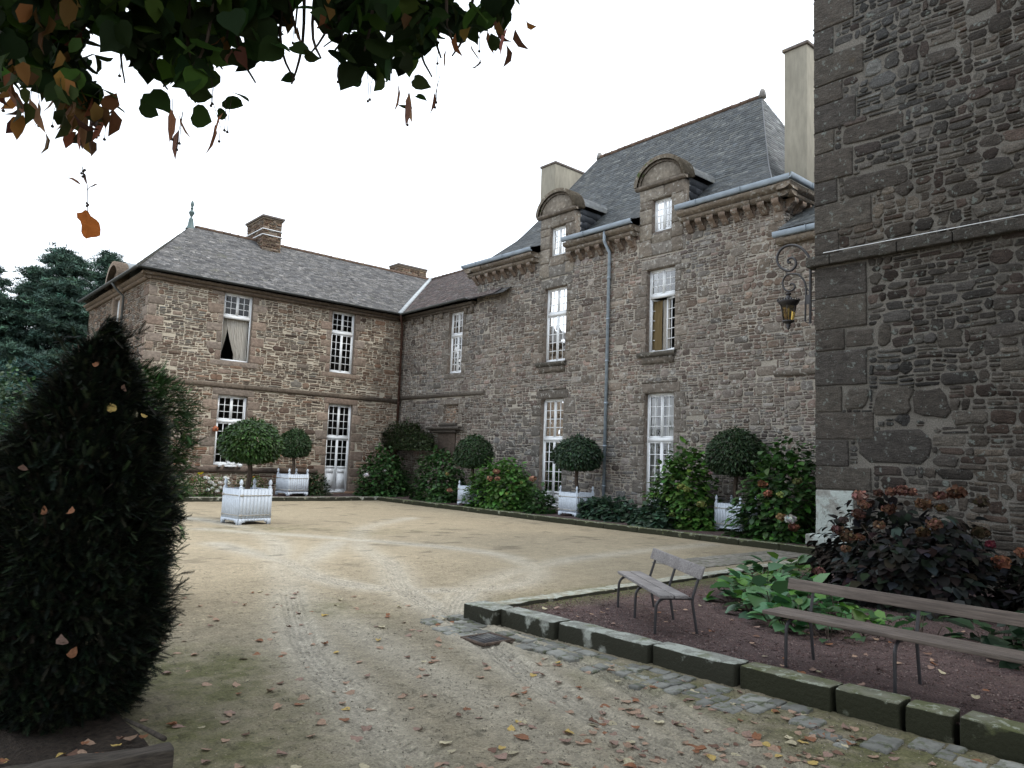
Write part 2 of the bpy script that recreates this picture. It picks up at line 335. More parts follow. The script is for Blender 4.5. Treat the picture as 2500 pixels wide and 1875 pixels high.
def wall_obj(name, parent, fr, u0, u1, z0, z1, openings, sets, mats, reveal=.22, revcol=(.2, .16, .13)):
    """mortar sheet with openings and reveals (material 1) + stones (material 0)"""
    us = sorted({u0, u1, *[x for o in openings for x in o[:2] if u0 < x < u1]}); zs = sorted({z0, z1, *[x for o in openings for x in o[2:4] if z0 < x < z1]})
    V = []; F = []
    for i in range(len(us)-1):
        for k in range(len(zs)-1):
            cu, cz = (us[i]+us[i+1])/2, (zs[k]+zs[k+1])/2
            if any(o[0] < cu < o[1] and o[2] < cz < o[3] for o in openings): continue
            b = len(V); V += [fr(us[i], zs[k], 0), fr(us[i+1], zs[k], 0), fr(us[i+1], zs[k+1], 0), fr(us[i], zs[k+1], 0)]; F.append([b, b+1, b+2, b+3])
    RF = []
    for o in openings:
        a, b_, c, d = o[:4]
        for (p, q) in (((a, c), (b_, c)), ((b_, c), (b_, d)), ((b_, d), (a, d)), ((a, d), (a, c))):
            b = len(V); V += [fr(*p, .012), fr(*q, .012), fr(*q, -reveal), fr(*p, -reveal)]; RF.append([b, b+1, b+2, b+3])
    V = np.array(V, float); groups = [(np.array(F), None, 1)]
    if RF: groups.append((np.array(RF), np.array([revcol]), 0))
    Vs = [V]; off = len(V)
    for (sv, Q, T, cq, ct) in sets:
        groups += [(Q+off, cq, 0), (T+off, ct, 0)]; Vs.append(sv); off += len(sv)
    return mesh_np(name, np.concatenate(Vs), groups, mats, parent)
def surround_rects(u0, u1, z0, z1, r, lintel=.3, sill=.22, short=.17, long=.36, lext=.2, sext=.22, coarse=(.27, .4)):
    out = []
    if lintel: out.append((u0-lext, u1+lext, z1, z1+lintel))
    if sill: out.append((u0-sext, u1+sext, z0-sill, z0))
    for side in (0, 1):
        z = z0; k = r.integers(0, 2)
        while z < z1-.12:
            h = r.uniform(*coarse); 
            if z1-(z+h) < .15: h = z1-z
            wd = (long if k % 2 else short)*r.uniform(.85, 1.15)
            out.append((u0-wd, u0, z, z+h) if side == 0 else (u1, u1+wd, z, z+h)); z += h; k += 1
    return out
def shrink(rects, g=.007): return [(a+g*.6, b-g*.6, c+g, d-g) for a, b, c, d in rects]

# windows ---------------------------------------------------------
def window(parent, fr, u0, u1, z0, z1, ztr=None, top=3, low=5, rec=.1, mode='glass', panel=0, curtain=None, leafcols=2, name='window'):
    f = MB(); B = lambda a, b, c, d, h0=-.04, h1=.0: f.box(a, b, c, d, -rec+h0, -rec+h1, fr)
    fw = .055; mid = (u0+u1)/2
    B(u0, u0+fw, z0, z1); B(u1-fw, u1, z0, z1); B(u0+fw, u1-fw, z1-fw, z1); B(u0+fw, u1-fw, z0, z0+.06, -.04, .012)
    secs = []
    if ztr:
        B(u0+fw, u1-fw, ztr-.055, ztr+.055, -.04, .018); secs = [(ztr+.055, z1-fw, top), (z0+.06, ztr-.055, low)]
    else: secs = [(z0+.06, z1-fw, low)]
    panes = MB()
    for si, (a, b, rows) in enumerate(secs):
        lower = si == len(secs)-1
        if lower and mode in ('open', 'casement'): continue
        pz = a
        if lower and panel: pz = a+panel
        for (l0, l1) in ((u0+fw, mid), (mid, u1-fw)):
            st = .05
            B(l0, l0+st, a, b, -.035, -.006); B(l1-st, l1, a, b, -.035, -.006); B(l0+st, l1-st, b-.045, b, -.035, -.006); B(l0+st, l1-st, a, a+.05, -.035, -.006)
            if lower and panel:
                B(l0+st, l1-st, a+.05, pz, -.03, -.018); B(l0+st, l1-st, pz-.05, pz+.03, -.035, -.004)
                for (p0, p1) in ((a+.1, pz-.3), (pz-.24, pz-.1)):
                    B(l0+st+.04, l1-st-.04, p0, p1, -.03, -.008)
            g0, g1, gz0, gz1 = l0+st, l1-st, (pz+.03 if lower and panel else a+.05), b-.045
            bw = .011
            for k in range(1, leafcols): x = g0+(g1-g0)*k/leafcols; B(x-bw, x+bw, gz0, gz1, -.03, -.01)
            for k in range(1, rows): z = gz0+(gz1-gz0)*k/rows; B(g0, g1, z-bw, z+bw, -.031, -.011)
            panes.quad(fr(g0, gz0, -rec-.02), fr(g1, gz0, -rec-.02), fr(g1, gz1, -rec-.02), fr(g0, gz1, -rec-.02))
        B(mid-.016, mid+.016, a, b, -.035, .008)
        if lower and panel: f.tube([fr(mid+.05, pz+.02, -rec), fr(mid+.05, pz+.02, -rec+.05), fr(mid+.13, pz+.02, -rec+.05)], .009, 6)
    w_ = f.build(name, M_white, parent)
    panes.build('pane', M_glass, w_)
    if mode == 'casement':      # both leaves swung inwards
        a, b, rows = secs[-1]; lw = mid-u0-fw
        for (hu, sgn, ang) in ((u0+fw, 1, 16), (u1-fw, -1, 72)):
            c, s_ = math.cos(math.radians(ang)), math.sin(math.radians(ang))
            fr2 = lambda u, z, h, hu=hu, sgn=sgn, c=c, s_=s_: fr(hu+sgn*(u*c+h*s_), z, -rec-.02-(u*s_)+h*c)
            g = MB()
            for (p0, p1, q0, q1) in ((0, .05, a, b), (lw-.05, lw, a, b), (.05, lw-.05, a, a+.05), (.05, lw-.05, b-.05, b)): g.box(p0, p1, q0, q1, -.015, .015, fr2)
            g.box(lw/2-.01, lw/2+.01, a+.05, b-.05, -.01, .01, fr2)
            for k in range(1, rows): z = a+.05+(b-a-.1)*k/rows; g.box(.05, lw-.05, z-.01, z+.01, -.011, .011, fr2)
            g.build('casement', M_white, w_)
    if curtain:
        for (c0, c1, cz0, cz1, gather, m_) in curtain:
            n = 60; rows = 14; V = []; 
            for i in range(rows+1):
                t = i/rows; z = cz1-(cz1-cz0)*t
                for k in range(n+1):
                    s = k/n
                    lo = c0+(c1-c0)*s
                    if gather: edge = gather*(t**1.5); lo = (c0+edge*(1)+(c1-c0-edge)*s) if gather > 0 else (c0+(c1-c0+edge)*s)
                    V.append(fr(lo, z, -rec-.16+.028*math.sin(s*52+math.sin(t*2)*1.2)+.01*math.sin(s*17+t*3)))
            F = [(i*(n+1)+k, i*(n+1)+k+1, (i+1)*(n+1)+k+1, (i+1)*(n+1)+k) for i in range(rows) for k in range(n)]
            m = MB(); m.add(V, F); m.build('curtain', m_, w_, smooth=True)
    return w_

# slates ----------------------------------------------------------
def slates(pos, s_rows, width, urange, pal, seed=0, lift=.014, var=.22, over=.35):
    """pos(u,s)->(x,y,z) arrays, s in 0..1 up the slope; urange(s)->(u0,u1)"""
    r = np.random.default_rng(seed); V = []; C = []
    for i in range(s_rows):
        s0 = i/s_rows; s1 = min((i+1+over)/s_rows, 1.0); a0, b0 = urange(s0); a1, b1 = urange(s1)
        n = max(1, int((b0-a0)/width)); e = np.linspace(a0, b0, n+1)
        off = (i % 2)*.5*width
        e[1:-1] += off*.98-width*.25+r.uniform(-.2, .2, n-1)*width
        l0 = e[:-1]+.003; l1 = e[1:]-.003
        t0 = np.clip(l0, a1, b1); t1 = np.clip(l1, a1, b1); k = (t1 > t0+1e-4) | (l1 > l0)
        d = 1e-3; um = (l0+l1)/2; ss = np.full(n, s0)
        P = np.array(pos(um, ss)); Pu = np.array(pos(um+d, ss))-P; Ps = np.array(pos(um, ss+d))-P
        nn = np.cross(Pu.T, Ps.T); nn /= np.linalg.norm(nn, axis=1)[:, None]; nn *= np.sign(nn[:, 2:3]+1e-9)
        lo = lift*r.uniform(.75, 1.5, n)[:, None]; jz = r.uniform(-.12, .12, n)/s_rows
        sb = np.maximum(ss+jz, 0)
        p0 = np.array(pos(l0, sb)).T+nn*lo; p1 = np.array(pos(l1, sb)).T+nn*lo*r.uniform(.8, 1.2, n)[:, None]
        q1 = np.array(pos(t1, np.full(n, s1))).T+nn*.002; q0 = np.array(pos(t0, np.full(n, s1))).T+nn*.002
        b0_ = np.array(pos(l0, sb)).T+nn*.001; b1_ = np.array(pos(l1, sb)).T+nn*.001
        V.append(np.stack([p0, p1, q1, q0, b0_, b1_], 1)); c = np.array(pal)[r.integers(0, len(pal), n)]*np.exp(r.normal(0, var, n))[:, None]; C.append(c)
    V = np.concatenate(V); C = np.concatenate(C); n = len(V); b = (np.arange(n)*6)[:, None]
    Q = np.concatenate([b+[0, 1, 2, 3], b+[4, 5, 1, 0]]); return V.reshape(-1, 3), Q, np.concatenate([C, C*.8])
def roof_obj(name, parent, parts, m_, under):
    Vs = []; G = []; off = 0
    for V, Q, C in parts: Vs.append(V); G.append((Q+off, C, 0)); off += len(V)
    for poly in under:
        Vs.append(np.array(poly, float)); G.append((np.array([list(range(off, off+len(poly)))]), np.array([(.05, .05, .05)]), 0)); off += len(poly)
    return mesh_np(name, np.concatenate(Vs), G, m_, parent)
def ridge_tiles(parent, pts, r=.085, col=(.115, .078, .058), step=.33):
    m = MB(); rr = random.Random(3)
    for i in range(len(pts)-1):
        a, b = Vector(pts[i]), Vector(pts[i+1]); n = max(1, int((b-a).length/step))
        for k in range(n):
            p = a.lerp(b, k/n); q = a.lerp(b, (k+1)/n+.01); f = rr.uniform(.7, 1.2); p.z += rr.uniform(-.01, .01)
            m.tube([p, p.lerp(q, .85), q], [r*.85, r*.9, r*1.08], 8, col=tuple(c*f for c in col))
    return m.build('ridge_tiles', M_tile, parent)

# ------------------------------------------------------------------ the wing (wall facing the camera + link wall)
PALA = [(.16, .105, .075), (.185, .125, .09), (.16, .125, .098), (.12, .076, .053), (.21, .162, .125), (.085, .058, .045), (.17, .15, .128), (.105, .072, .055)]
PALAq = [(.20, .15, .12), (.215, .165, .13), (.18, .14, .112), (.205, .168, .14)]
PALB = [(.145, .122, .108), (.17, .148, .134), (.125, .104, .094), (.155, .122, .1), (.14, .13, .122), (.18, .163, .146), (.1, .08, .07), (.15, .115, .1)]
PALBq = [(.145, .125, .107), (.13, .113, .097), (.16, .14, .12)]
PALT = [(.07, .06, .051), (.085, .074, .062), (.06, .053, .047), (.08, .071, .063), (.062, .046, .038), (.1, .089, .076)]
wing = thing('manor_wing', 'two-storey rubble stone wing across the back, with hipped grey slate roof and finial', 'building', (7, YA, 0))
rs = np.random.default_rng(21)
opsA = [(9.43, 10.5, 4.87, 7.36), (13.73, 14.77, 4.89, 7.37), (9.47, 10.55, 1.11, 3.62), (13.79, 14.86, .14, 3.63)]
dress = []
for o in opsA: dress += surround_rects(*o, rs, lintel=.27 if o[3] < 4 else .18, sill=.2 if o[2] > 1 else 0, short=.2, long=.5, lext=.22, sext=.34)
corner = []; z = 1.0; k = 0
while z < 7.15: h = min(rs.uniform(.27, .4), 7.2-z); wd = .55 if k % 2 else .28; corner.append((XL-.0, XL+wd, z, z+h)); z += h; k += 1
holesA = [(a, b, c, d) for a, b, c, d in dress+corner]+opsA+[(0, 30, 3.86, 4.07), (0, 30, .84, 1.06)]
RA = rubble(XL, XB, .0, 7.34, holesA, bh=(.09, .24), lay=(.035, .075), wl=(.14, .5), pbig=.09, seed=5, gap=.02)
gA = lambda u, z: np.clip((9.6-u)/1.6, 0, 1)*np.clip((z-3.6)/1, 0, 1)*.5
patchA = lambda u, z: (1+.1*gA(u, z))[:, None]*np.array([[1, 1, 1]])*(1-gA(u, z)[:, None]*np.array([[.12, -.04, -.22]]))*np.stack([1+.22*vn(u*.8, z*.8, 3)+np.where(z < 1.9, .12, 0), 1+.14*vn(u*.8, z*.8, 3)-np.where(z < 1.9, .06, 0), 1+.08*vn(u*.8, z*.8, 3)-np.where(z < 1.9, .14, 0)], 1)
big = []      # squared blocks scattered through the rubble near the corner
for _ in range(26):
    u = rs.uniform(7.2, 12.5)**1; z = rs.choice([rs.uniform(4.3, 6.9), rs.uniform(1.3, 3.4)]); big.append((u, u+rs.uniform(.2, .55), z, z+rs.uniform(.14, .26)))
def free(c, H): return not any(c[0] < h[1]+.02 and c[1] > h[0]-.02 and c[2] < h[3]+.02 and c[3] > h[2]-.02 for h in H)
keep = []
for c in big:
    if free(c, holesA+keep): keep.append(c)
RA = rubble(XL, XB, .0, 7.34, holesA+keep, bh=(.09, .24), lay=(.035, .075), wl=(.14, .5), pbig=.09, seed=5, gap=.022)
wall_obj('wall', wing, frA, XL, XB, 0, 7.4, opsA, [
    stone_geo(RA, frA, PALA, (.01, .028), rnd=.5, jit=.1, seed=2, warp=.018, patch=patchA),
    stone_geo(np.array(shrink(keep, .012)), frA, PALAq, (.014, .026), rnd=.3, jit=.05, seed=6, warp=.018)], [M_stoneA, M_mortA])
mdr = stone_geo(np.array(shrink(dress)), frA, PALAq, (.018, .03), rnd=.12, jit=.02, seed=3, warp=0, var=.1, tilt=.1)
cdr = stone_geo(np.array(shrink(corner)), frA, PALAq, (.02, .03), rnd=.14, jit=.02, seed=4, warp=0, var=.12, tilt=.1)
G = []; Vs = []; off = 0
for (sv, Q, T, cq, ct) in (mdr, cdr): G += [(Q+off, cq, 0), (T+off, ct, 0)]; Vs.append(sv); off += len(sv)
mesh_np('stone_dressing', np.concatenate(Vs), G, M_stoneA, wing)
# side wall (gable end) with one tall window
opsL = [(30.72, 31.62, 4.9, 7.25)]
dl = surround_rects(*opsL[0], rs, lintel=.2, sill=.2, short=.25, long=.45)
cl = []; z = 0.2; k = 0
while z < 7.15: h = min(rs.uniform(.27, .4), 7.2-z); wd = .28 if k % 2 else .55; cl.append((YA, YA+wd, z, z+h)); z += h; k += 1
RL = rubble(YA, 36, .0, 7.34, dl+cl+opsL, bh=(.1, .26), lay=(.05, .1), wl=(.14, .45), pbig=.2, seed=8, gap=.018)
wall_obj('wall', wing, frL, YA, 36, 0, 7.4, opsL, [stone_geo(RL, frL, PALBq+PALA, (.01, .028), seed=12, patch=lambda u, z: np.full((len(u), 3), .85)),
    stone_geo(np.array(shrink(dl+cl)), frL, PALAq, (.02, .03), rnd=.12, jit=.02, seed=4, warp=0, var=.12, tilt=.1)], [M_stoneA, M_mortB])
window(wing, frL, *opsL[0], ztr=6.45)
# link wall in the plane of the main house
opsK = [(22.82, 23.74, 4.94, 7.38)]; niche = (22.88, 23.84, 3.02, 3.72)
dk = surround_rects(*opsK[0], rs, lintel=.22, sill=.22, short=.2, long=.42)+[(22.6, 24.1, 3.72, 3.95), (22.55, 22.88, 3.35, 3.72), (22.66, 22.88, 3.02, 3.35), (23.84, 24.2, 3.3, 3.72), (23.84, 24.06, 3.02, 3.3)]
def rectsB(u0, u1, z0, z1, ops, dr, seed, nb):
    r = np.random.default_rng(seed); kp = []
    for _ in range(nb):
        u = r.uniform(u0, u1-.3); z = r.uniform(z0, z1-.25); c = (u, min(u+r.uniform(.18, .62), u1), z, z+r.uniform(.14, .34))
        if free(c, dr+ops+kp): kp.append(c)
    R = rubble(u0, u1, z0, z1, dr+ops+kp, bh=(.1, .26), lay=(.045, .12), wl=(.12, .4), pbig=.2, seed=seed+1, gap=.018)
    return R, kp
patchB = lambda u, z: (1+.30*fbm(u*.5, z*.6, 3, 9))[:, None]*np.stack([1+.08*vn(u*.4, z*.5, 31), np.ones(len(u)), 1-.08*vn(u*.4, z*.5, 31)], 1)
stringh = (21.3, 27.1, 4.0, 4.16)
RK, kk = rectsB(22.0, YA, 0, 7.5, opsK+[stringh, niche], dk, 40, 30)
RN = rubble(*niche, [], bh=(.08, .16), lay=(.05, .08), wl=(.1, .25), pbig=.1, seed=44)
frN = lambda u, z, h: (XB+.09-h, u, z)
wall_obj('wall', wing, frB, 22.0, YA, 0, 7.5, opsK+[niche], [stone_geo(RK, frB, PALB, (.008, .024), seed=41, patch=patchB), stone_geo(RN, frN, PALA, (.008, .02), seed=45),
    stone_geo(np.array(shrink(kk, .012)), frB, PALBq, (.014, .024), rnd=.3, jit=.05, seed=42, warp=.018, patch=patchB),
    stone_geo(np.array(shrink(dk)), frB, PALBq, (.02, .03), rnd=.12, jit=.02, seed=43, warp=0, var=.12, tilt=.1)], [M_stoneB, M_mortB])
nb = MB(); nb.quad(*[frN(a, b, 0) for a, b in ((22.85, 3.0), (23.87, 3.0), (23.87, 3.75), (22.85, 3.75))]); nb.build('blocked_window', M_mortB, wing)
window(wing, frB, *opsK[0], ztr=6.45, rec=.13)
curt = lambda u0, u1, z0, z1, g=0, m=None: (u0, u1, z0, z1, g, m or M_curt)
w1 = window(wing, frA, *opsA[0], ztr=6.49, rec=.12, mode='open', curtain=[curt(9.98, 10.46, 4.9, 6.45), curt(9.66, 10.3, 5.05, 6.46, .36), curt(9.46, 9.75, 5.0, 6.45, -.26)])
window(wing, frA, *opsA[1], ztr=6.51, rec=.12)
window(wing, frA, *opsA[2], ztr=2.69, rec=.12)
window(wing, frA, *opsA[3], ztr=2.30, rec=.12, top=4, low=4, panel=.95, name='door')
# ledges, strings, cornice
m = MB()
def ledge(m, fr, u0, u1, z0, z1, p, seed, step=(.7, 1.4), col=(.18, .145, .115), chamf=True):
    r = random.Random(seed); u = u0
    while u < u1-.05:
        e = min(u+r.uniform(*step), u1); f = r.uniform(.85, 1.12); pp = p*r.uniform(.94, 1.06); c = tuple(v*f for v in col)
        P = [(z0, 0), (z0, pp*.55), (z0+(z1-z0)*.35, pp*.95), (z1-.02, pp), (z1, pp*.85), (z1, 0)]
        V = [fr(a, z, h) for a in (u+.003, e-.003) for z, h in P]; n = len(P)
        m.add(V, [(i, (i+1) % n, n+(i+1) % n, n+i) for i in range(n)]+[tuple(range(n)), tuple(range(n, 2*n))], c); u = e
ledge(m, frA, XL-.05, XB, 3.88, 4.05, .085, 1); ledge(m, frB, 21.3, YA-.086, 4.03, 4.17, .085, 2, col=(.15, .13, .11)); m.build('string_course', M_stoneA, wing)
m = MB(); ledge(m, frA, XL-.09, 13.45, .86, 1.05, .13, 3, step=(1, 2), col=(.155, .12, .1)); m.build('plinth', M_stoneA, wing)
m = MB(); ledge(m, frA, XL-.2, XB, 7.36, 7.46, .16, 4, step=(1, 2), col=(.2, .155, .12)); ledge(m, frA, XL-.3, XB, 7.465, 7.58, .28, 5, step=(1, 2), col=(.19, .15, .115))
ledge(m, frL, YA-.16, 36, 7.36, 7.46, .16, 6, col=(.2, .155, .12)); ledge(m, frL, YA-.28, 36, 7.465, 7.58, .28, 7, col=(.19, .15, .115))
ledge(m, frB, 22.05, YA, 7.42, 7.5, .12, 8, col=(.17, .145, .12)); ledge(m, frB, 22.05, YA-.1, 7.505, 7.6, .26, 9, col=(.17, .145, .12)); m.build('cornice', M_stoneA, wing)
m = MB()
for u in (22.25, 22.62, 24.2, 24.9, 25.6, 26.3): m.box(XB-.11, XB-.002, u-.07, u+.07, 7.2, 7.415, col=(.17, .145, .12))
m.build('corbel', M_stoneA, wing)
# moulded stone hood below the blocked window
m = MB(); ledge(m, frB, 22.45, 24.65, 2.72, 2.86, .3, 12, step=(3, 4), col=(.12, .105, .09)); ledge(m, frB, 22.75, 24.3, 2.62, 2.715, .2, 13, step=(3, 4), col=(.12, .105, .09)); ledge(m, frB, 22.95, 24.1, 1.6, 2.61, .06, 14, step=(.4, .5), col=(.13, .1, .08)); ledge(m, frB, 22.9, 24.0, 2.865, 3.0, .1, 15, step=(3, 4), col=(.12, .105, .09))
m.build('stone_hood', M_stoneA, wing)
# roof
SL = .693; RZ = 10.6; EZ = 7.62
SLATA = [(.108, .106, .108), (.128, .125, .125), (.09, .09, .093), (.145, .14, .136)]; SLATK = [(.115, .086, .08), (.13, .1, .092), (.1, .082, .08), (.11, .095, .09)]
fpos = lambda u, s: (u+0*s, 26.68+4.3*s, EZ+(RZ-EZ)*s)
hpos = lambda u, s: (6.42+2.8*s, u+0*s, EZ+(RZ-EZ)*s)
kpos = lambda u, s: (16.65+4.35*s, u+0*s, EZ+(RZ-EZ)*s)
P1 = slates(fpos, 46, .2, lambda s: (6.42+2.8*s, 16.65+4.35*s), SLATA, 1)
P2 = slates(hpos, 40, .2, lambda s: (26.68+4.3*s, 35.3-4.3*s), [(.1, .098, .08), (.12, .115, .1)], 2)
P3 = slates(kpos, 44, .2, lambda s: (20.5, 26.68+4.3*s), SLATK, 3)
e1, e2, e3 = (6.42, 26.68, EZ-.03), (9.22, 30.98, RZ-.03), (21, 30.98, RZ-.03)
roof_obj('roof', wing, [P1, P2, P3], M_slateA, [[e1, (16.65, 26.68, EZ-.03), e3, e2], [e1, e2, (6.42, 35.3, EZ-.03)], [(16.65, 26.68, EZ-.03), (16.65, 20, EZ-.03), (21, 20, RZ-.03), e3],
    [(6.42, 35.3, EZ-.03), e2, e3, (25.4, 35.3, EZ-.03)], [(21, 20, RZ-.03), (25.4, 20, EZ-.03), (25.4, 35.3, EZ-.03), e3]])
ridge_tiles(wing, [(9.4, 30.98, RZ+.02), (21, 30.98, RZ+.02)]); ridge_tiles(wing, [(21, 30.98, RZ+.02), (21, 21, RZ+.02)], col=(.1, .072, .06))
m = MB(); m.tube([(16.6, 26.63, EZ+.02), (21, 30.98, RZ+.05)], .1, 6); m.build('valley_flashing', M_lead, wing)
def gutter(m, a, b, r=.065):
    a, b = Vector(a), Vector(b); d = (b-a).normalized(); s = d.cross(Vector((0, 0, 1))); V = []; n = 9
    for p in (a, b):
        for k in range(n+1):
            th = math.pi*k/n; V.append(p+s*math.cos(th)*r-Vector((0, 0, 1))*math.sin(th)*r)
        for k in range(n, -1, -1):
            th = math.pi*k/n; V.append(p+s*math.cos(th)*(r-.012)-Vector((0, 0, 1))*math.sin(th)*(r-.012))
    k = 2*(n+1); m.add(V, [(i, (i+1) % k, k+(i+1) % k, k+i) for i in range(k)]+[tuple(range(k)), tuple(range(k, 2*k))])
m = MB(); gutter(m, (6.36, 26.62, 7.66), (16.62, 26.62, 7.64)); gutter(m, (6.36, 26.62, 7.66), (6.36, 35.5, 7.66)); gutter(m, (16.6, 26.6, 7.63), (16.6, 22.05, 7.68)); m.build('gutter', M_gut, wing)
m = MB(); m.tube([(16.62, 26.6, 7.58), (16.75, 26.75, 7.35), (16.93, 26.93, 7.15), (16.93, 26.93, .1)], .048, 10)
for z in (6.2, 5, 3.9, 2.7, 1.4): m.tube([(16.93, 26.93, z-.03), (16.93, 26.93, z+.03)], .06, 10)
m.build('downpipe', M_rust, wing)
m = MB(); m.tube([(6.36, 30.0, 7.6), (6.5, 30.0, 7.4), (6.78, 30.0, 7.15), (6.78, 30.0, .2)], .045, 8)
for z in (6.4, 5.2, 4): m.tube([(6.78, 30, z-.02), (6.78, 30, z+.02)], .056, 8)
m.build('downpipe', M_gut, wing)
# finial
m = MB(); m.lathe([(.2, -.1), (.13, .02), (.1, .22), (.085, .34), (.05, .36), (.035, .42), (.08, .5), (.12, .6), (.06, .68), (.035, .72), (.07, .77), (.035, .8), (.05, .86), (.075, .93), (.055, 1.02), (.015, 1.1)], (9.22, 30.98, RZ-.02), 12)
m.build('finial', mat('green_zinc', base=(.09, .13, .13), rough=.5), wing, smooth=True)
# side dormer: gabled stone pediment with rounded lead top
m = MB()
def arch_prism(m, fr, uc, w_, z0, rise, h0, h1, col, thick=None, n=18, m_=0):
    ang = [math.pi*k/n for k in range(n+1)]; out = [(uc+w_*math.cos(a), z0+rise*math.sin(a)) for a in ang]
    if thick is None:
        V = [fr(u, z, h) for h in (h0, h1) for u, z in out]; k = n+1
        m.add(V, [tuple(range(k)), tuple(range(k, 2*k))]+[(i, i+1, k+i+1, k+i) for i in range(n)]+[(n, 0, k, k+n)], col, m_)
    else:
        inn = [(uc+(w_-thick)*math.cos(a), z0+(rise-thick)*math.sin(a)) for a in ang]; k = n+1
        for i in range(n):
            q = [out[i], out[i+1], inn[i+1], inn[i]]; f = random.uniform(.92, 1.08) if i % 3 == 0 else 1
            m.add([fr(u, z, h) for h in (h0, h1) for u, z in q], [(0, 1, 2, 3), (4, 5, 6, 7), (0, 1, 5, 4), (3, 2, 6, 7), (0, 3, 7, 4), (1, 2, 6, 5)], tuple(c*f for c in col), m_)
DC = (.2, .155, .12)
m.box(30.2, 32.25, XL, XL+1, 7.3, 7.7, fr=lambda a, b, c: (b-.0, a, c), col=DC)
m.box(30.4, 30.7, 0, 1, 5.0, 7.9, fr=lambda a, b, c: (XL-.05+b*.3, a, c), col=DC); m.box(31.64, 31.95, 0, 1, 5.0, 7.9, fr=lambda a, b, c: (XL-.05+b*.3, a, c), col=DC)
arch_prism(m, frL, 31.2, .85, 7.75, .75, -.2, .08, DC); arch_prism(m, frL, 31.2, 1.0, 7.7, .95, -.1, .3, DC, thick=.16)
arch_prism(m, frL, 31.2, .98, 7.72, .96, -2.4, -.12, (.4, .42, .44), thick=.06, m_=1)
m.build('dormer', [M_stoneA, M_lead], wing)
# chimneys
def chimney(parent, x0, x1, y0, y1, z0, z1, cap=.1, stone=True, bands=(), seed=0):
    if stone:
        f1 = lambda u, z, h: (u, y0-h, z); f2 = lambda u, z, h: (x0-h, u, z)
        st = []
        for fr, a, b in ((f1, x0, x1), (f2, y0, y1)): st.append(stone_geo(rubble(a, b, z0, z1-.05, [], bh=(.08, .15), lay=(.035, .06), wl=(.12, .35), pbig=.25, seed=seed), fr, PALA, (.012, .04), jit=.12, seed=seed+1))
        V = [(x, y, z) for x in (x0, x1) for y in (y0, y1) for z in (z0, z1)]; G = [(np.array([(0, 1, 3, 2), (4, 6, 7, 5), (0, 4, 5, 1), (2, 3, 7, 6), (1, 5, 7, 3)]), None, 1)]
        Vs = [np.array(V, float)]; off = 8
        for (sv, Q, T, cq, ct) in st: G += [(Q+off, cq, 0), (T+off, ct, 0)]; Vs.append(sv); off += len(sv)
        c = mesh_np('chimney', np.concatenate(Vs), G, [M_stoneA, mat('chimney_mortar', base=(.25, .2, .13), noise=[((20, 20, 20), .7, 1.2)])], parent)
    else:
        m = MB(); m.box(x0, x1, y0, y1, z0, z1); c = m.build('chimney', M_render, parent, bevel=.012)
    m = MB(); m.box(x0-cap, x1+cap, y0-cap, y1+cap, z1, z1+.09, col=(.13, .11, .1))
    if stone:
        m.box(x0-cap*.5, x1+cap*.5, y0-cap*.5, y1+cap*.5, z1-.08, z1, col=(.14, .11, .08))
    m.build('cap', M_tile, c, bevel=.015)
    for z in bands:
        b = MB(); b.box(x0-.055, x1+.055, y0-.055, y1+.055, z, z+.03); b.build('band', M_white, c)
    return c
chimney(wing, 11.92, 12.72, 30.23, 32.0, 9.9, 11.5, bands=(10.98, 10.74), seed=60)
chimney(wing, 19.15, 20.8, 31.1, 31.9, 9.9, 11.05, cap=.05, seed=63)
# closing walls and floors so the rooms are dark
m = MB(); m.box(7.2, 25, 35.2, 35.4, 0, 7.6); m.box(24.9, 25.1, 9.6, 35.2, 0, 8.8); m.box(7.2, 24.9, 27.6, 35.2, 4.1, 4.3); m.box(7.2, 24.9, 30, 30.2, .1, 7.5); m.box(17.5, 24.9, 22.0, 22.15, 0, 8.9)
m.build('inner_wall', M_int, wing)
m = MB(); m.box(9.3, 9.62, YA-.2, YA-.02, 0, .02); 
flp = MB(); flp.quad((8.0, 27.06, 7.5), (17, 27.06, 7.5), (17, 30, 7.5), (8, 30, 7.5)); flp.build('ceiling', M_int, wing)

# ------------------------------------------------------------------ the main house
house = thing('manor_house', 'tall dark stone main house with steep slate roof and two arched dormers', 'building', (XB, 16, 0))
opsB = [(17.2, 18.27, .2, 3.74), (12.82, 13.87, .2, 3.74), (17.2, 18.27, 4.96, 7.5), (12.84, 13.87, 4.93, 7.4)]
D1, D2 = (17.33, 18.08, 8.58, 9.6), (12.99, 13.7, 8.5, 9.5)
drB = []
for i, o in enumerate(opsB): drB += surround_rects(*o, rs, lintel=.3, sill=0, short=.2, long=.46, lext=.2)
drB += [(16.9, 18.55, 7.85, 8.3), (12.5, 14.2, 7.8, 8.2)]
qe = []; z = 7.6
for zz in (7.6, 7.95): pass
holes_end = [(22.0-.45, 22.0, 7.55, 7.9), (22.0-.3, 22.0, 7.9, 8.3), (9.5, 9.95, 7.6, 7.95), (9.5, 9.8, 7.95, 8.35)]
drB += holes_end
sB = (8.0, 9.75, 3.98, 4.12)
RB1, kb1 = rectsB(9.5, 22.0, 0, 8.5, opsB, drB, 70, 190)
RB2, kb2 = rectsB(3.5, 9.5, 0, 7.45, [sB], [], 75, 50)
kb = kb1+kb2
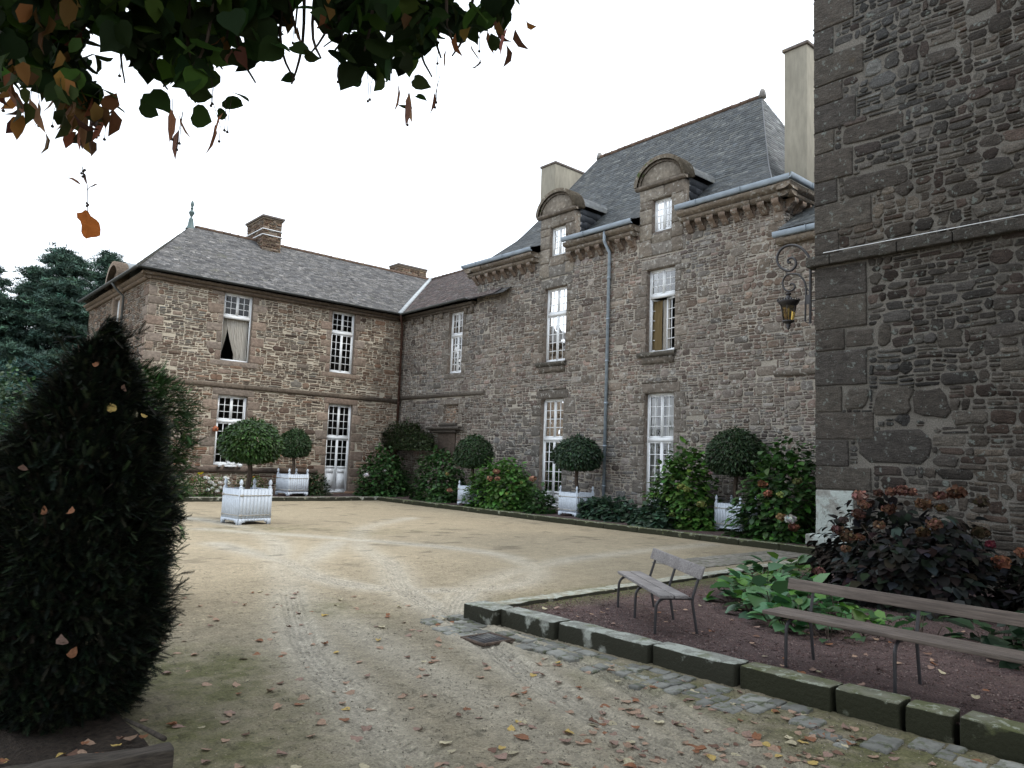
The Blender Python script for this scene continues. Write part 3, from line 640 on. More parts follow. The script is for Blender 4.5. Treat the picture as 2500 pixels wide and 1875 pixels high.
wall_obj('wall', house, frB, 3.5, 22.0, 0, 7.52, opsB, [stone_geo(RB1, frB, PALB, (.007, .022), seed=71, patch=patchB), stone_geo(RB2, frB, PALB, (.007, .022), seed=76, patch=patchB),
    stone_geo(np.array(shrink(kb, .012)), frB, PALBq, (.014, .024), rnd=.32, jit=.05, seed=72, warp=.018, patch=patchB),
    stone_geo(np.array(shrink(drB)), frB, PALBq, (.02, .03), rnd=.13, jit=.02, seed=73, warp=0, var=.12, tilt=.1, patch=patchB)], [M_stoneB, M_mortB])
wall_obj('wall', house, frB, 9.5, 22.0, 7.52, 8.85, [(17.338, 18.072, 8.588, 9.63), (12.998, 13.692, 8.508, 9.53)], [], [M_stoneB, M_mortB])
frE = lambda u, z, h: (u, 9.5-h, z)
wall_obj('wall', house, frE, XB, 25, 7.0, 8.85, [], [stone_geo(rubble(XB, 19, 7.4, 8.5, [], seed=81), frE, PALB, seed=82)], [M_stoneB, M_mortB])
frE2 = lambda u, z, h: (u, 22+h, z)
wall_obj('wall', house, frE2, XB, 25, 7.0, 8.85, [], [stone_geo(rubble(XB, 21, 7.4, 8.5, [], seed=83), frE2, PALB, seed=84)], [M_stoneB, M_mortB])
for i, o in enumerate(opsB):
    cu = {0: [curt(17.3, 17.45, .25, 3.6)], 1: [curt(13.62, 13.84, 1, 3.6), curt(13.0, 13.3, 1, 3.6)], 2: [curt(17.25, 17.6, 5, 6.5)], 3: [curt(13.22, 13.46, 5, 6.5), curt(13.5, 13.84, 5, 6.5, 0, M_yell)]}[i]
    window(house, frB, *o, ztr=2.4 if i < 2 else 6.6, rec=.14, top=4 if i < 2 else 3, low=5, mode='casement' if i == 3 else 'glass', panel=.42 if i < 2 else 0, curtain=cu, name='door' if i < 2 else 'window')
for i in (2, 3):
    m = MB(); o = opsB[i]; ledge(m, frB, o[0]-.08, o[1]+.25, o[2]-.14, o[2], .13, 30+i, step=(2, 3), col=(.1, .09, .075)); m.box(XB-.05, XB-.002, o[0]+.0, o[1]+.12, o[2]-.34, o[2]-.145, col=(.13, .11, .09)); m.build('sill', M_stoneB, house)
for i in (0, 1): m = MB(); o = opsB[i]; ledge(m, frB, o[0]-.1, o[1]+.1, o[3]+.29, o[3]+.34, .05, 33+i, step=(2, 3), col=(.13, .11, .09)); m.build('drip_moulding', M_stoneB, house)
m = MB(); ledge(m, frB, 3.5, 9.75, 3.98, 4.12, .09, 36, col=(.14, .12, .1)); m.build('string_course', M_stoneB, house)
for i, (dx0, dx1) in enumerate(((12.84, 13.87), (17.2, 18.27))):
    m = MB(); m.box(XB-.3, XB-.05, dx0-.2, dx1+.2, .05, .19, col=(.16, .14, .12)); m.build('doorstep', M_stoneB, house, bevel=.02)
# corbelled cornice in three runs
runs = [(18.62, 22.35), (14.2, 17.08), (9.15, 12.55)]
for i, (a, b) in enumerate(runs):
    m = MB(); ledge(m, frB, a, b, 8.5, 8.64, .28, 40+i, step=(.8, 1.4), col=(.19, .155, .12)); ledge(m, frB, a-.02, b+.02, 8.645, 8.82, .4, 44+i, step=(.8, 1.4), col=(.19, .155, .12)); m.build('cornice', M_stoneB, house); m = MB()
ledge(m, frE, XB-.28, 18.2, 8.5, 8.64, .28, 50, col=(.19, .155, .12)); ledge(m, frE, XB-.4, 18.2, 8.645, 8.82, .4, 51, col=(.19, .155, .12))
ledge(m, frE2, XB-.28, 19.5, 8.5, 8.64, .28, 52, col=(.19, .155, .12)); ledge(m, frE2, XB-.4, 19.5, 8.645, 8.82, .4, 53, col=(.19, .155, .12))
ledge(m, frB, 3.5, 9.62, 7.3, 7.45, .24, 54, col=(.19, .155, .12))
corn = m.build('cornice', M_stoneB, house)
def corbel(fr, u):
    m = MB(); f = random.uniform(.85, 1.1); c = tuple(v*f for v in (.2, .15, .115)); w_ = .1
    P = [(8.5, 0), (8.5, .27), (8.42, .27), (8.38, .235), (8.36, .17), (8.31, .155), (8.27, .09), (8.22, .07), (8.19, 0)]
    n = len(P); V = [fr(a, z, h) for a in (u-w_, u+w_) for z, h in P]
    m.add(V, [(i, (i+1) % n, n+(i+1) % n, n+i) for i in range(n)]+[tuple(range(n)), tuple(range(n, 2*n))], c); m.build('corbel', M_stoneB, corn)
for u in [18.9+.46*k for k in range(7)]+[21.95]: corbel(frB, u)
for u in [14.42+.42*k for k in range(7)]: corbel(frB, u)
for u in [9.62, 10.02]+[10.42+.375*k for k in range(6)]: corbel(frB, u)
for u in (17.2, 17.6, 18.0): corbel(frE, u)
for u in (17.3, 17.8, 18.3): corbel(frE2, u)
# zinc box gutters
def zg(m, p, q, out, h=.14, d=.07):
    p, q, out = Vector(p), Vector(q), Vector(out)
    V = [r_+o_+Vector((0, 0, z)) for r_ in (p, q) for o_, z in ((out*0, 0), (out*d, .02), (out*(d+.02), h), (out*(d-.01), h+.012), (out*(d-.02), .05), (out*0, .04))]
    m.add(V, [(i, (i+1) % 6, 6+(i+1) % 6, 6+i) for i in range(6)]+[tuple(range(6)), tuple(range(6, 12))])
    n = max(1, int((q-p).length/1.6)); d_ = (q-p).normalized()*.012
    for k in range(1, n+1):
        c = p.lerp(q, k/(n+.5)); V = [c+s*d_+o_+Vector((0, 0, z)) for s in (-1, 1) for o_, z in ((out*(d+.001), .01), (out*(d+.012), .012), (out*(d+.032), h+.006), (out*(d+.01), h+.006))]
        m.add(V, [(0, 1, 2, 3), (4, 5, 6, 7), (0, 1, 5, 4), (1, 2, 6, 5), (2, 3, 7, 6)])
m = MB()
for a, b in runs: zg(m, (XB-.38, a-.03, 8.825), (XB-.38, b+.03, 8.825), (-1, 0, 0))
zg(m, (XB-.5, 9.12, 8.825), (18.2, 9.12, 8.825), (0, -1, 0)); zg(m, (XB-.5, 22.38, 8.825), (19.5, 22.38, 8.825), (0, 1, 0)); zg(m, (XB-.24, 3.5, 7.46), (XB-.24, 9.66, 7.46), (-1, 0, 0))
m.build('gutter', M_zinc, house)
m = MB(); m.tube([(XB-.34, 15.3, 8.82), (XB-.34, 15.3, 8.5), (XB-.09, 15.3, 8.2), (XB-.09, 15.3, .1)], .05, 10)
for z in (7.4, 6.1, 4.8, 3.5, 2.2, 1): m.tube([(XB-.09, 15.3, z-.025), (XB-.09, 15.3, z+.025)], .062, 10)
m.build('downpipe', M_zinc, house)
# roof with bell-cast eaves
Sx = np.array([0, .06, .2, .405, .567, .767, .88, 1]); Sz = np.array([8.95, 9.02, 9.3, 10.1, 11.03, 12.25, 12.97, 13.7])
pr = lambda s: np.interp(s, Sx, Sz)
SLB = [(.055, .062, .066), (.065, .072, .076), (.045, .052, .058), (.075, .082, .084), (.09, .095, .092)]
mpos = lambda u, s: (16.65+4.35*s, u+0*s, pr(s)); rpos = lambda u, s: (u+0*s, 9.5+2.98*s, pr(s)); lpos = lambda u, s: (u+0*s, 22.5-2.98*s, pr(s))
ur = lambda s: (9.5+2.98*s, 22.5-2.98*s); ux = lambda s: (16.65+4.35*s, 25.35-4.35*s)
def under(f, us):
    out = []
    for i in range(len(Sx)-1):
        a, b = Sx[i], Sx[i+1]; (a0, a1), (b0, b1) = us(a), us(b); dn = np.array([0, 0, .02])
        q = [np.array(f(a0, a))-dn, np.array(f(a1, a))-dn, np.array(f(b1, b))-dn, np.array(f(b0, b))-dn]
        out.append(q[:3] if abs(b1-b0) < 1e-6 else q)
    return out
DRUN = [(9.5, 12.57, 1, 0), (14.18, 16.91, 0, 0), (18.56, 22.5, 0, 1)]
bpos = lambda u, s: (25.35-4.35*s, u+0*s, pr(s))
lo = lambda u, s: (16.75+3*s, u+0*s, 7.62+2.08*s)
roof_obj('roof', house, [slates(lambda u, s: mpos(u, .2+.8*s), 47, .18, lambda s: ur(.2+.8*s), SLB, 11, over=.3)]+[slates(lambda u, s: mpos(u, .2*s), 11, .18, (lambda s, a=a, b=b, ea=ea, eb=eb: ((a+2.98*.2*s*ea), (b-2.98*.2*s*eb))), SLB, 111+int(a), over=.3) for a, b, ea, eb in DRUN]+[ slates(rpos, 58, .18, ux, [(.13, .14, .14), (.16, .165, .165), (.1, .105, .11)], 12, over=.3), slates(lpos, 50, .2, ux, SLB, 13, over=.3),  # right hip slates coloured paler to carry the sky's reflection
    slates(lo, 26, .2, lambda s: (3.5, 9.5), SLB, 14)], M_slateB, under(mpos, ur)[2:]+[[(16.65, a, 8.93), (17.52, a+.6*ea, 9.28), (17.52, b-.6*eb, 9.28), (16.65, b, 8.93)] for a, b, ea, eb in DRUN]+under(rpos, ux)+under(lpos, ux)+under(bpos, ur)+[[(16.75, 3.5, 7.6), (16.75, 9.5, 7.6), (19.75, 9.5, 9.68), (19.75, 3.5, 9.68)], [(19.75, 9.5, 9.68), (24, 9.5, 7.6), (24, 3.5, 7.6), (19.75, 3.5, 9.68)]])
ridge_tiles(house, [(21, 12.5, 13.72), (21, 19.5, 13.72)], r=.09)
m = MB(); m.tube([(21, 12.44, 13.66), (21, 12.44, 13.86), (21, 12.44, 13.95)], [.13, .1, .06], 8, col=(.2, .19, .18)); m.tube([(21, 19.56, 13.66), (21, 19.56, 13.9)], [.13, .08], 8, col=(.2, .19, .18)); m.build('ridge_end', M_tile, house)
m = MB(); pts = [(16.65+4.35*s+.0, 9.5+2.98*s, pr(s)+.02) for s in np.linspace(0, 1, 24)]; m.tube(pts, .018, 5, col=(.05, .055, .06)); pts = [(16.65+4.35*s, 22.5-2.98*s, pr(s)+.02) for s in np.linspace(0, 1, 24)]; m.tube(pts, .018, 5, col=(.05, .055, .06)); m.build('hip_flashing', M_slateB, house)
# saddle behind the right-hand chimney
m = MB(); m.add([(18.0, 10.1, 9.55), (19.8, 10.1, 10.2), (20.2, 10.95, 10.4), (18.3, 10.5, 9.7), (18.0, 9.5, 8.9), (18.22, 9.5, 8.9)], [(0, 1, 2, 3), (0, 4, 5)], (.05, .055, .06)); m.build('saddle', M_slateB, house)
chimney(house, 18.2, 19.6, 9.47, 10.12, 8.3, 13.12, cap=.05, stone=False)
chimney(house, 20.0, 22.2, 21.02, 21.86, 9.5, 13.62, cap=.04, stone=False)
# stone dormers
def dormer(D, cheek):
    u0, u1, z0, z1 = D; a, b = u0-.42, u1+.48; uc = (a+b)/2; top = z1+.38; c = (.155, .13, .105)
    rects = [(a, u0, z0-.7, z0-.28), (a, u0, z0-.28, z0+.15), (a, u0, z0+.15, z0+.6), (a, u0, z0+.6, z1), (u1, b, z0-.7, z0-.2), (u1, b, z0-.2, z0+.3), (u1, b, z0+.3, z0+.75), (u1, b, z0+.75, z1), (a, uc-.1, z1, top), (uc-.1, b, z1, top), (u0, u1, z0-.35, z0-.06)]
    st = stone_geo(np.array(shrink(rects)), frB, [(.19, .165, .135), (.165, .14, .115), (.215, .19, .16)], (.03, .04), rnd=.12, jit=.015, seed=int(z0*9), warp=0, var=.12, tilt=.1)
    Vb = []; Fb = []
    for (p0, p1, q0, q1) in ((a, u0, z0-.7, top), (u1, b, z0-.7, top), (u0, u1, z1, top), (u0, u1, z0-.7, z0)):
        for h0, h1 in ((.012, -.25),):
            B0 = len(Vb); Vb += [frB(p, q, h) for p in (p0, p1) for q in (q0, q1) for h in (h0, h1)]; Fb += [[B0+i for i in f] for f in ((0, 1, 3, 2), (4, 6, 7, 5), (0, 4, 5, 1), (2, 3, 7, 6), (0, 2, 6, 4), (1, 5, 7, 3))]
    sv, Q, T, cq, ct = st; o = len(Vb)
    d = mesh_np('dormer', np.concatenate([np.array(Vb), sv]), [(np.array(Fb), np.array([c]), 0), (Q+o, cq, 0), (T+o, ct, 0)], M_stoneB, house)
    W = (b-a)/2+.12; m = MB()
    arch_prism(m, frB, uc, W-.12, top+.1, .62, -.25, .06, (.18, .155, .125)); ledge(m, frB, uc-W, uc+W, top, top+.11, .15, int(z0*10), step=(.5, .8), col=(.16, .135, .11))
    arch_prism(m, frB, uc, W+.02, top+.1, .78, -.3, .17, (.12, .1, .075), thick=.12, n=24); arch_prism(m, frB, uc, W-.1, top+.1, .67, -.2, .1, (.17, .14, .11), thick=.08, n=24)
    m.build('pediment', mat('mossy_pediment', attr=True, noise=[((9, 9, 9), .7, 1.25)], bump=[((25, 25, 25), .02)], spots=[(9, .6, .05, (.36, .35, .31), .7)], moss=((.045, .06, .015), 1.05, 5, .65)), d)
    # slated cheeks and top running back into the roof
    def sback(z): return np.interp(z, Sz, 16.65+4.35*Sx)
    frc = lambda yy: (lambda u, s: (XB-.0+.1+u*0+(u), yy+0*s, 0*s))
    parts = []
    for yy, sg in ((a+.02, -1), (b-.02, 1)):
        zt = top+.1
        ps = lambda u, s, yy=yy: (u+0*s, yy+sg*.012*1+0*s, z0-.4+(zt-(z0-.4))*s)
        V, Q, C = slates(lambda u, s, yy=yy, sg=sg: (u, yy+0*s, z0-.4+(top+.1-(z0-.4))*s), 9, .16, lambda s: (XB+.22, max(sback(z0-.4+(top+.5-z0)*s)+.15, XB+.25)), [(.05, .055, .065), (.06, .065, .075)], 5)
        V = V.copy(); V[:, 1] += np.where(True, sg*.012, 0); parts.append((V, Q, C))
    zt = top+.1
    arc = lambda u, s: (XB+.25+(u), uc+W*np.cos(math.pi*(s*.92+.04)), zt+.62*np.sin(math.pi*(s*.92+.04)))
    depth = lambda s: (0, max(float(sback(zt+.62*math.sin(math.pi*(s*.92+.04))))-XB-.1, .3))
    V, Q, C = slates(arc, 20, .2, depth, SLB, 9); parts.append((V, Q, C))
    n = 16; un = []
    for i in range(n):
        s0, s1 = i/n, (i+1)/n; e = depth((s0+s1)/2)[1]
        un.append([arc(0, s0), arc(e, s0), arc(e, s1), arc(0, s1)])
    un += [[(XB+.2, yy, z0-.4), (XB+2.6, yy, z0-.4), (XB+2.6, yy, zt), (XB+.2, yy, zt)] for yy in (a+.03, b-.03)]
    roof_obj('slate_cheek', d, parts, M_slateB, un)
    ww = window(d, frB, *D, rec=.1, low=4, name='window_frame')
    for ch in list(ww.children):      # keep three levels: join the panes into the frame mesh
        ch.parent = d; ch.matrix_parent_inverse = Matrix.Identity(4)
    m = MB(); m.box(XB+.25, XB+.27, a, b, z0-.5, top); m.build('reflection_backing', mat('reflection_grey', base=(.3, .32, .35)), d)  # backing sheet coloured like the sky's reflection in the panes
dormer(D1, 0); dormer(D2, 1)
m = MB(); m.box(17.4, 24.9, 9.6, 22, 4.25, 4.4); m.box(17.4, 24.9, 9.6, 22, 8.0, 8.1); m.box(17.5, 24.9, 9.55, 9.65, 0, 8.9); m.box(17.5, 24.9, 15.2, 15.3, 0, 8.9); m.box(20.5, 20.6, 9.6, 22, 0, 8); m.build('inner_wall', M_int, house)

# ------------------------------------------------------------------ the tower on the right
tower = thing('stone_tower', 'large dark rubble stone tower rising out of the frame at the right edge', 'building', (XT, YT, 0))
rt = np.random.default_rng(5)
q1 = []; z = .62; k = 0
for (zz0, zz1, wd) in [(.62, 1.38, .62), (1.38, 1.75, .9), (1.75, 2.18, .55), (2.18, 2.62, .95), (2.62, 3.05, .45), (3.05, 3.62, .85), (3.62, 3.98, .5), (3.98, 4.5, .86), (4.5, 5.02, .86), (5.24, 5.62, .42), (5.62, 6.1, .95), (6.1, 6.5, .4), (6.5, 7.0, .66), (7.0, 7.38, .35), (7.38, 7.85, .72), (7.85, 8.2, .5), (8.2, 8.7, .85), (8.7, 9.2, .35), (9.2, 9.8, .7), (9.8, 10.3, .4)]:
    q1.append((YT-wd, YT, zz0, zz1))
extra = [(YT-1.75, YT-.68, 1.8, 2.35), (YT-1.5, YT-.5, 6.12, 6.48), (YT-1.45, YT-.48, 7.02, 7.36), (YT-1.5, YT-.92, 2.55, 3.0), (YT-2.0, YT-1.5, 2.5, 2.95), (YT-.95, YT-.5, 3.66, 3.95), (YT-1.2, YT-1.0, 3.62, 4.0), (YT-.86, YT-.5, 2.66, 3.02)]
for _ in range(16):
    u = rt.uniform(0.5, 4.6); z = rt.uniform(.7, 9.6); c = (u, u+rt.uniform(.3, .6), z, z+rt.uniform(.18, .34))
    if free(c, q1+extra+[(0, 7, 4.95, 5.3)]): extra.append(c)
strT = (-3, 7, 5.04, 5.22)
patchT = lambda u, z: (1+.28*fbm(u*.7, z*.8, 3, 19))[:, None]*np.stack([1+.1*vn(u*.6, z*.7, 33), np.ones(len(u)), 1-.1*vn(u*.6, z*.7, 33)], 1)
RT = rubble(-1.5, YT, 0, 10.5, q1+extra+[strT, (5.3, 7, 0, .7)], bh=(.1, .27), lay=(.05, .16), wl=(.12, .4), pbig=.32, seed=91, gap=.02)
wall_obj('wall', tower, frT, -3, YT-.012, 0, 10.5, [], [stone_geo(RT, frT, PALT, (.008, .03), rnd=.45, jit=.12, seed=92, warp=.045, var=.28, patch=patchT, tilt=.4),
    stone_geo(np.array(shrink(extra, .014)), frT, PALT[:3], (.015, .03), rnd=.35, jit=.06, seed=93, warp=.02, var=.12)], [M_stoneT, M_mortT])
RT2 = rubble(XT, 16, 0, 10.5, [], bh=(.12, .3), lay=(.07, .14), wl=(.15, .5), pbig=.3, seed=95, gap=.02)
wall_obj('wall', tower, frT2, XT+.012, 17, 0, 10.5, [], [stone_geo(RT2, frT2, PALT, (.008, .03), seed=96)], [M_stoneT, M_mortT])
m = MB()
for i, (a, b, c, d) in enumerate(q1):
    dp = .5 if i % 2 else .9
    rockbox('quoin', (dp, b-a-.012, d-c-.014), M_plinth if i == 0 else M_stoneT, tower, (XT-.03+dp/2, (a+b)/2+.012, c+.007), seed=i, amp=.006, bev=.022, col=(.24, .24, .22) if i == 0 else tuple(np.array(PALT[i % 3])*rt.uniform(.95, 1.3)), cut=.2)
u = YT+.12; i = 0
for wd in (.42, 1.05, .78, .95, .7, 1.1, .9):
    rockbox('string_stone', (.4, wd-.01, .17), M_stoneT, tower, (XT+.07, u-wd/2, 5.05), seed=200+i, amp=.006, bev=.02, col=(.07, .062, .053), cut=.15); u -= wd; i += 1
m.tube([(XT-.14, YT-.2, 5.245), (XT-.14, YT-2.1, 5.245), (XT-.14, -2, 5.25)], .006, 6); m.build('cable', M_white, tower)
rockbox('plinth_stone', (.5, .42, .17), M_plinth, tower, (XT+.11, YT-.08, .48), seed=301, amp=.008, bev=.03, col=(.22, .22, .2))
rockbox('plinth_stone', (.5, .5, .17), M_plinth, tower, (XT+.11, YT-.55, .48), seed=302, amp=.008, bev=.03, col=(.22, .22, .2))
rockbox('plinth_stone', (.9, .9, .5), M_stoneT, tower, (XT+.42, YT-.42, -.02), seed=303, amp=.01, bev=.02, col=(.055, .043, .035))
u = YT-.82
for i in range(8): rockbox('plinth_stone', (.5, .75, .16), M_stoneT, tower, (XT+.13, u-.37, .46), seed=310+i, amp=.01, bev=.03, col=(.06, .054, .046)); u -= .76
m = MB(); m.box(XT+.3, 17.0, -3, 5.8, 10.4, 10.6); m.build('top', M_mortT, tower)

# wall lantern on the far face of the tower corner
lamp = thing('wall_lantern', 'black iron scroll bracket lantern with amber panes hanging at the tower corner', 'lantern', (12.0, YT, 4.2))
def ly(a, b):      # detail-picture coordinates -> bracket plane x = 12
    d = M3.T @ np.array([(1870+a*.15666-1250)/FPX, (570+b*.15666-937.5)/FPX, 1]); t = 12.0/d[0]; return (12.0, float(d[1]*t), float(1.65+d[2]*t))
def smooth(pts, n=8):
    P = [Vector(p) for p in pts]; out = []
    for i in range(len(P)-1):
        p0, p1, p2, p3 = P[max(i-1, 0)], P[i], P[i+1], P[min(i+2, len(P)-1)]
        for k in range(n):
            t = k/n; out.append(.5*((2*p1)+(p2-p0)*t+(2*p0-5*p1+4*p2-p3)*t*t+(3*p1-p0-3*p2+p3)*t**3))
    return out+[P[-1]]
m = MB()
m.tube(smooth([ly(*p) for p in [(690, 1400), (692, 1200), (692, 900), (695, 600), (692, 440), (640, 320), (530, 215), (400, 182), (270, 220), (190, 320), (175, 430), (230, 530), (340, 585), (420, 560), (470, 480), (450, 410), (400, 380), (345, 410), (350, 455), (385, 445)]]), .023, 8)
m.tube(smooth([ly(*p) for p in [(612, 1370), (618, 1100), (625, 880), (600, 750), (520, 650), (440, 630), (340, 640), (280, 700), (262, 780), (285, 860), (350, 900), (420, 880), (450, 830), (430, 790), (395, 782), (375, 805)]]), .017, 8)
m.tube([ly(612, 1370), ly(640, 1390), ly(690, 1400)], .009, 6); m.tube([ly(640, 860), ly(690, 920)], .009, 6); m.tube([ly(325, 590), ly(325, 640)], .01, 6)
for b in (620, 1050, 1200): a = ly(700, b); m.tube([a, (12, YT-.02, a[2])], .012, 6)
c = ly(660, 1000); m.box(11.985, 12.015, c[1]-.03, c[1]+.03, c[2]-.11, c[2]+.05)
m.build('bracket', M_iron, lamp, smooth=True)
top = ly(350, 905); bx, by, bz = top; zb = ly(360, 1510)[2]; H = bz-zb
m = MB()
m.tube([(bx, by, bz+.02), (bx, by, bz-.04)], .008, 6)
m.lathe([(.02, 0), (.055, -.02), (.045, -.035), (.03, -.045), (.045, -.08), (.075, -.11), (.11, -.13), (.185, -.15), (.19, -.165), (.165, -.2), (.13, -.24), (.12, -.245)], (bx, by, bz-.02), 8)
for k in range(24):
    th = math.pi*2*k/24; p = Vector((bx+.18*math.cos(th), by+.18*math.sin(th), bz-.17)); m.tube([p, p+Vector((.012*math.cos(th), .012*math.sin(th), .04))], [.012, .003], 5)
zt_, zl = bz-.255, zb+.16
for k in range(6):
    th = math.pi*2*(k+.3)/6; m.tube([(bx+.135*math.cos(th), by+.135*math.sin(th), zt_), (bx+.085*math.cos(th), by+.085*math.sin(th), zl)], .007, 5)
m.lathe([(.1, .015), (.11, 0), (.1, -.015), (.05, -.035), (.035, -.06), (.045, -.075), (.02, -.11), (.03, -.125), (.008, -.15)], (bx, by, zl), 8)
body = m.build('lantern_body', M_iron, lamp)
m = MB(); g = [[(bx+r_*math.cos(math.pi*2*(k+.3)/6), by+r_*math.sin(math.pi*2*(k+.3)/6), z_) for k in range(6)] for r_, z_ in ((.132, zt_), (.083, zl))]
for k in range(6): m.quad(g[1][k], g[1][(k+1) % 6], g[0][(k+1) % 6], g[0][k])
m.build('pane', M_amber, body)
m = MB(); m.lathe([(.012, -.06), (.015, .0), (.035, .04), (.03, .08), (.01, .1)], (bx, by, (zt_+zl)/2), 10); m.build('bulb', M_white, body)

# ------------------------------------------------------------------ ground
def seglen(P, pts):
    best = np.full(P.shape[0], 1e9); along = np.zeros(P.shape[0]); side = np.zeros(P.shape[0]); acc = 0
    for i in range(len(pts)-1):
        a = np.array(pts[i]); b = np.array(pts[i+1]); d = b-a; l = np.linalg.norm(d); t = np.clip(((P-a)@d)/l/l, 0, 1)
        v = P-(a+t[:, None]*d); dd = np.linalg.norm(v, axis=1); s = (d[0]*v[:, 1]-d[1]*v[:, 0])/l
        u = dd < best; best[u] = dd[u]; along[u] = acc+t[u]*l; side[u] = s[u]; acc += l
    return best, along, side
def curve2(pts, n=8): return [(p.x, p.y) for p in smooth([(a, b, 0) for a, b in pts], n)]
TR = [curve2(p) for p in ([(3.0, 1.2), (3.17, 2.93), (3.39, 4.24), (3.63, 6.06), (3.98, 8.13), (4.78, 10.63), (6.1, 14.0), (6.23, 18.06), (4, 22)], [(4.0, 1.0), (4.08, 2.57), (4.62, 4.09), (4.75, 5.76), (5.2, 7.88), (6.23, 9.93), (7.14, 12.41), (8.79, 15.14), (11.4, 17.27)],
    [(2.2, 1.5), (2.38, 3.49), (2.69, 4.72), (3.14, 6.36), (4.66, 9.82), (7, 13)], [(3.6, 1.0), (3.75, 3.2), (4.3, 5.0), (5.0, 6.6), (6.6, 8.0), (9.5, 9.2), (14, 9.6)], [(4.9, 13.5), (5.0, 11.0), (4.75, 9.2), (5.3, 7.9), (6.6, 7.6), (8.0, 8.6), (8.6, 10.5), (7.6, 13), (5.5, 16)])]
def axis(segs):
    out = [segs[0][0]]
    for a, b, st in segs: n = max(1, int(round((b-a)/st))); out += list(np.linspace(a, b, n+1)[1:])
    return np.array(out)
gx = axis([(-600, -60, 90), (-60, -10, 5), (-10, 0, .4), (0, 1.2, .08), (1.2, 7.4, .022), (7.4, 10, .06), (10, 16, .15), (16, 60, 4), (60, 600, 90)])
gy = axis([(-600, -60, 90), (-60, -5, 5), (-5, 1.2, .3), (1.2, 11.5, .022), (11.5, 15, .06), (15, 28, .14), (28, 60, 3), (60, 600, 90)])
X, Y = np.meshgrid(gx, gy, indexing='ij'); P = np.stack([X.ravel(), Y.ravel()], 1); x, y = P[:, 0], P[:, 1]
zz = .012*fbm(x*.7, y*.7, 3, 1)+.003*fbm(x*6, y*6, 2, 4)
nearm = (y < 11) & (x > .5) & (x < 7.4)
zz += np.where(nearm, .0045*vn(x*28, y*28, 8)+.003*vn(x*55, y*55, 11), 0)
tint = np.zeros(len(x)); groove_shade = np.zeros(len(x))
for i, t in enumerate(TR):
    sel = np.abs(y-10) < 14
    d, al, sd_ = seglen(P, t)
    wgt = np.clip(1-(d/.13)**4, 0, 1); brk = np.clip(.5+1.6*vn(al*.35, al*0+i*7.3, 5), 0, 1)
    tread = (np.sin(al*2*math.pi/.05+np.abs(sd_)*38) > .1)*1.0*(np.abs(sd_) < .11)
    zz += np.where(nearm, wgt*brk*(-.015+.015*tread*np.clip(.3+vn(al*1.1, al*0, i), 0, 1)), 0)
    zz += np.where(nearm, np.exp(-((d-.16)/.035)**2)*.013*brk, 0)
    groove = np.where(np.abs(sd_) < .13, .5+.5*np.sin(sd_*2*math.pi/.052), 0)*np.exp(-(d/.14)**4)*brk*(y < 13); groove_shade = np.maximum(groove_shade, groove)
    zz -= np.where((y < 24), .006*np.exp(-(d/.13)**2), 0)
    tint = np.maximum(tint, np.exp(-(d/.27)**2)*(.6+.4*brk)*np.clip(.45+(y-2.2)/4.5, .45, 1))
under_bed = ((x > 5.3) & (x < 12.5) & (y < 6.3) & (y > -4)) | ((x > 14.8) & (y < 27.2) & (y > 3)) | ((y > 24.75) & (x > -4) & (x < 14.8) & (y < 27.2))
zz[under_bed] -= .06
# sand, moss, and near grit darkened to carry the tree's shade
far = np.clip((y-6)/5, 0, 1)[:, None]
sand = np.array([.325, .27, .185]); grit = np.array([.218, .187, .13]); pale = np.array([.40, .367, .30]); moss = np.array([.095, .095, .035])
c = grit*(1-far)+sand*far
c = c*(1+.14*fbm(x*.35, y*.35, 3, 2)+.07*fbm(x*2.2, y*2.2, 3, 6))[:, None]
tt = (tint*.85)[:, None]; c = c*(1-tt)+pale*tt; c = c*(1-.26*groove_shade)[:, None]  # dark lines paint the tread grooves' shadow into the colour
mo = np.zeros(len(x))
for (mx_, my_, rx, ry, a_) in ((3.9, 7.4, .5, .9, .6), (2.05, 5.7, .6, 1.3, .75), (1.6, 4.4, .7, 1.0, .7), (4.75, 3.6, .42, 1.5, 1.0), (4.75, 1.9, .6, 1.2, 1), (6.6, 15.6, 1.6, 1.0, .5), (8.4, 14.3, 2.0, .7, .35), (9.4, 6.75, 1.8, .3, .6), (7.5, 6.8, 2.0, .35, .5), (1.4, 9, 1, 2.5, .5), (2.4, 3.4, .5, .6, .4)):
    mo = np.maximum(mo, .95*a_*np.exp(-((x-mx_)/rx)**2-((y-my_)/ry)**2))
mo = np.clip(mo*(1.0+1.1*fbm(x*2.5, y*2.5, 4, 12)+.5*vn(x*14, y*14, 17))-.12, 0, .85)*(1-tint*.7); c = c*(1-mo[:, None])+moss*mo[:, None]
spk = nearm & (vn(x*24, y*24, 41) > .66); c[spk] *= .72; spk = nearm & (vn(x*31, y*31, 43) > .8); c[spk] *= 1.25
drk = np.clip(fbm(x*2.1, y*3.0, 4, 23)-.25, 0, 1)*np.clip((y-7)/4, 0, 1)*1.1; c = c*(1-np.clip(drk, 0, .4)[:, None])
nx, ny = len(gx), len(gy); ii = (np.arange(nx-1)[:, None]*ny+np.arange(ny-1)[None]).ravel()
F = np.stack([ii, ii+ny, ii+ny+1, ii+1], 1)
M_ground = mat('court_ground', attr=True, rough=.95, noise=[((4, 4, 4), .88, 1.1), ((14, 14, 14), .84, 1.12), ((55, 55, 55), .72, 1.25), ((160, 160, 160), .75, 1.25)], bump=[((45, 45, 45), .012), ((130, 130, 130), .006)])
g = mesh_np('ground', np.stack([x, y, zz], 1), [(F, c[F[:, 0]], 0)], M_ground, smooth=True); tag(g, kind='structure', label='sandy gravel court with tyre tracks and moss', cat='ground')
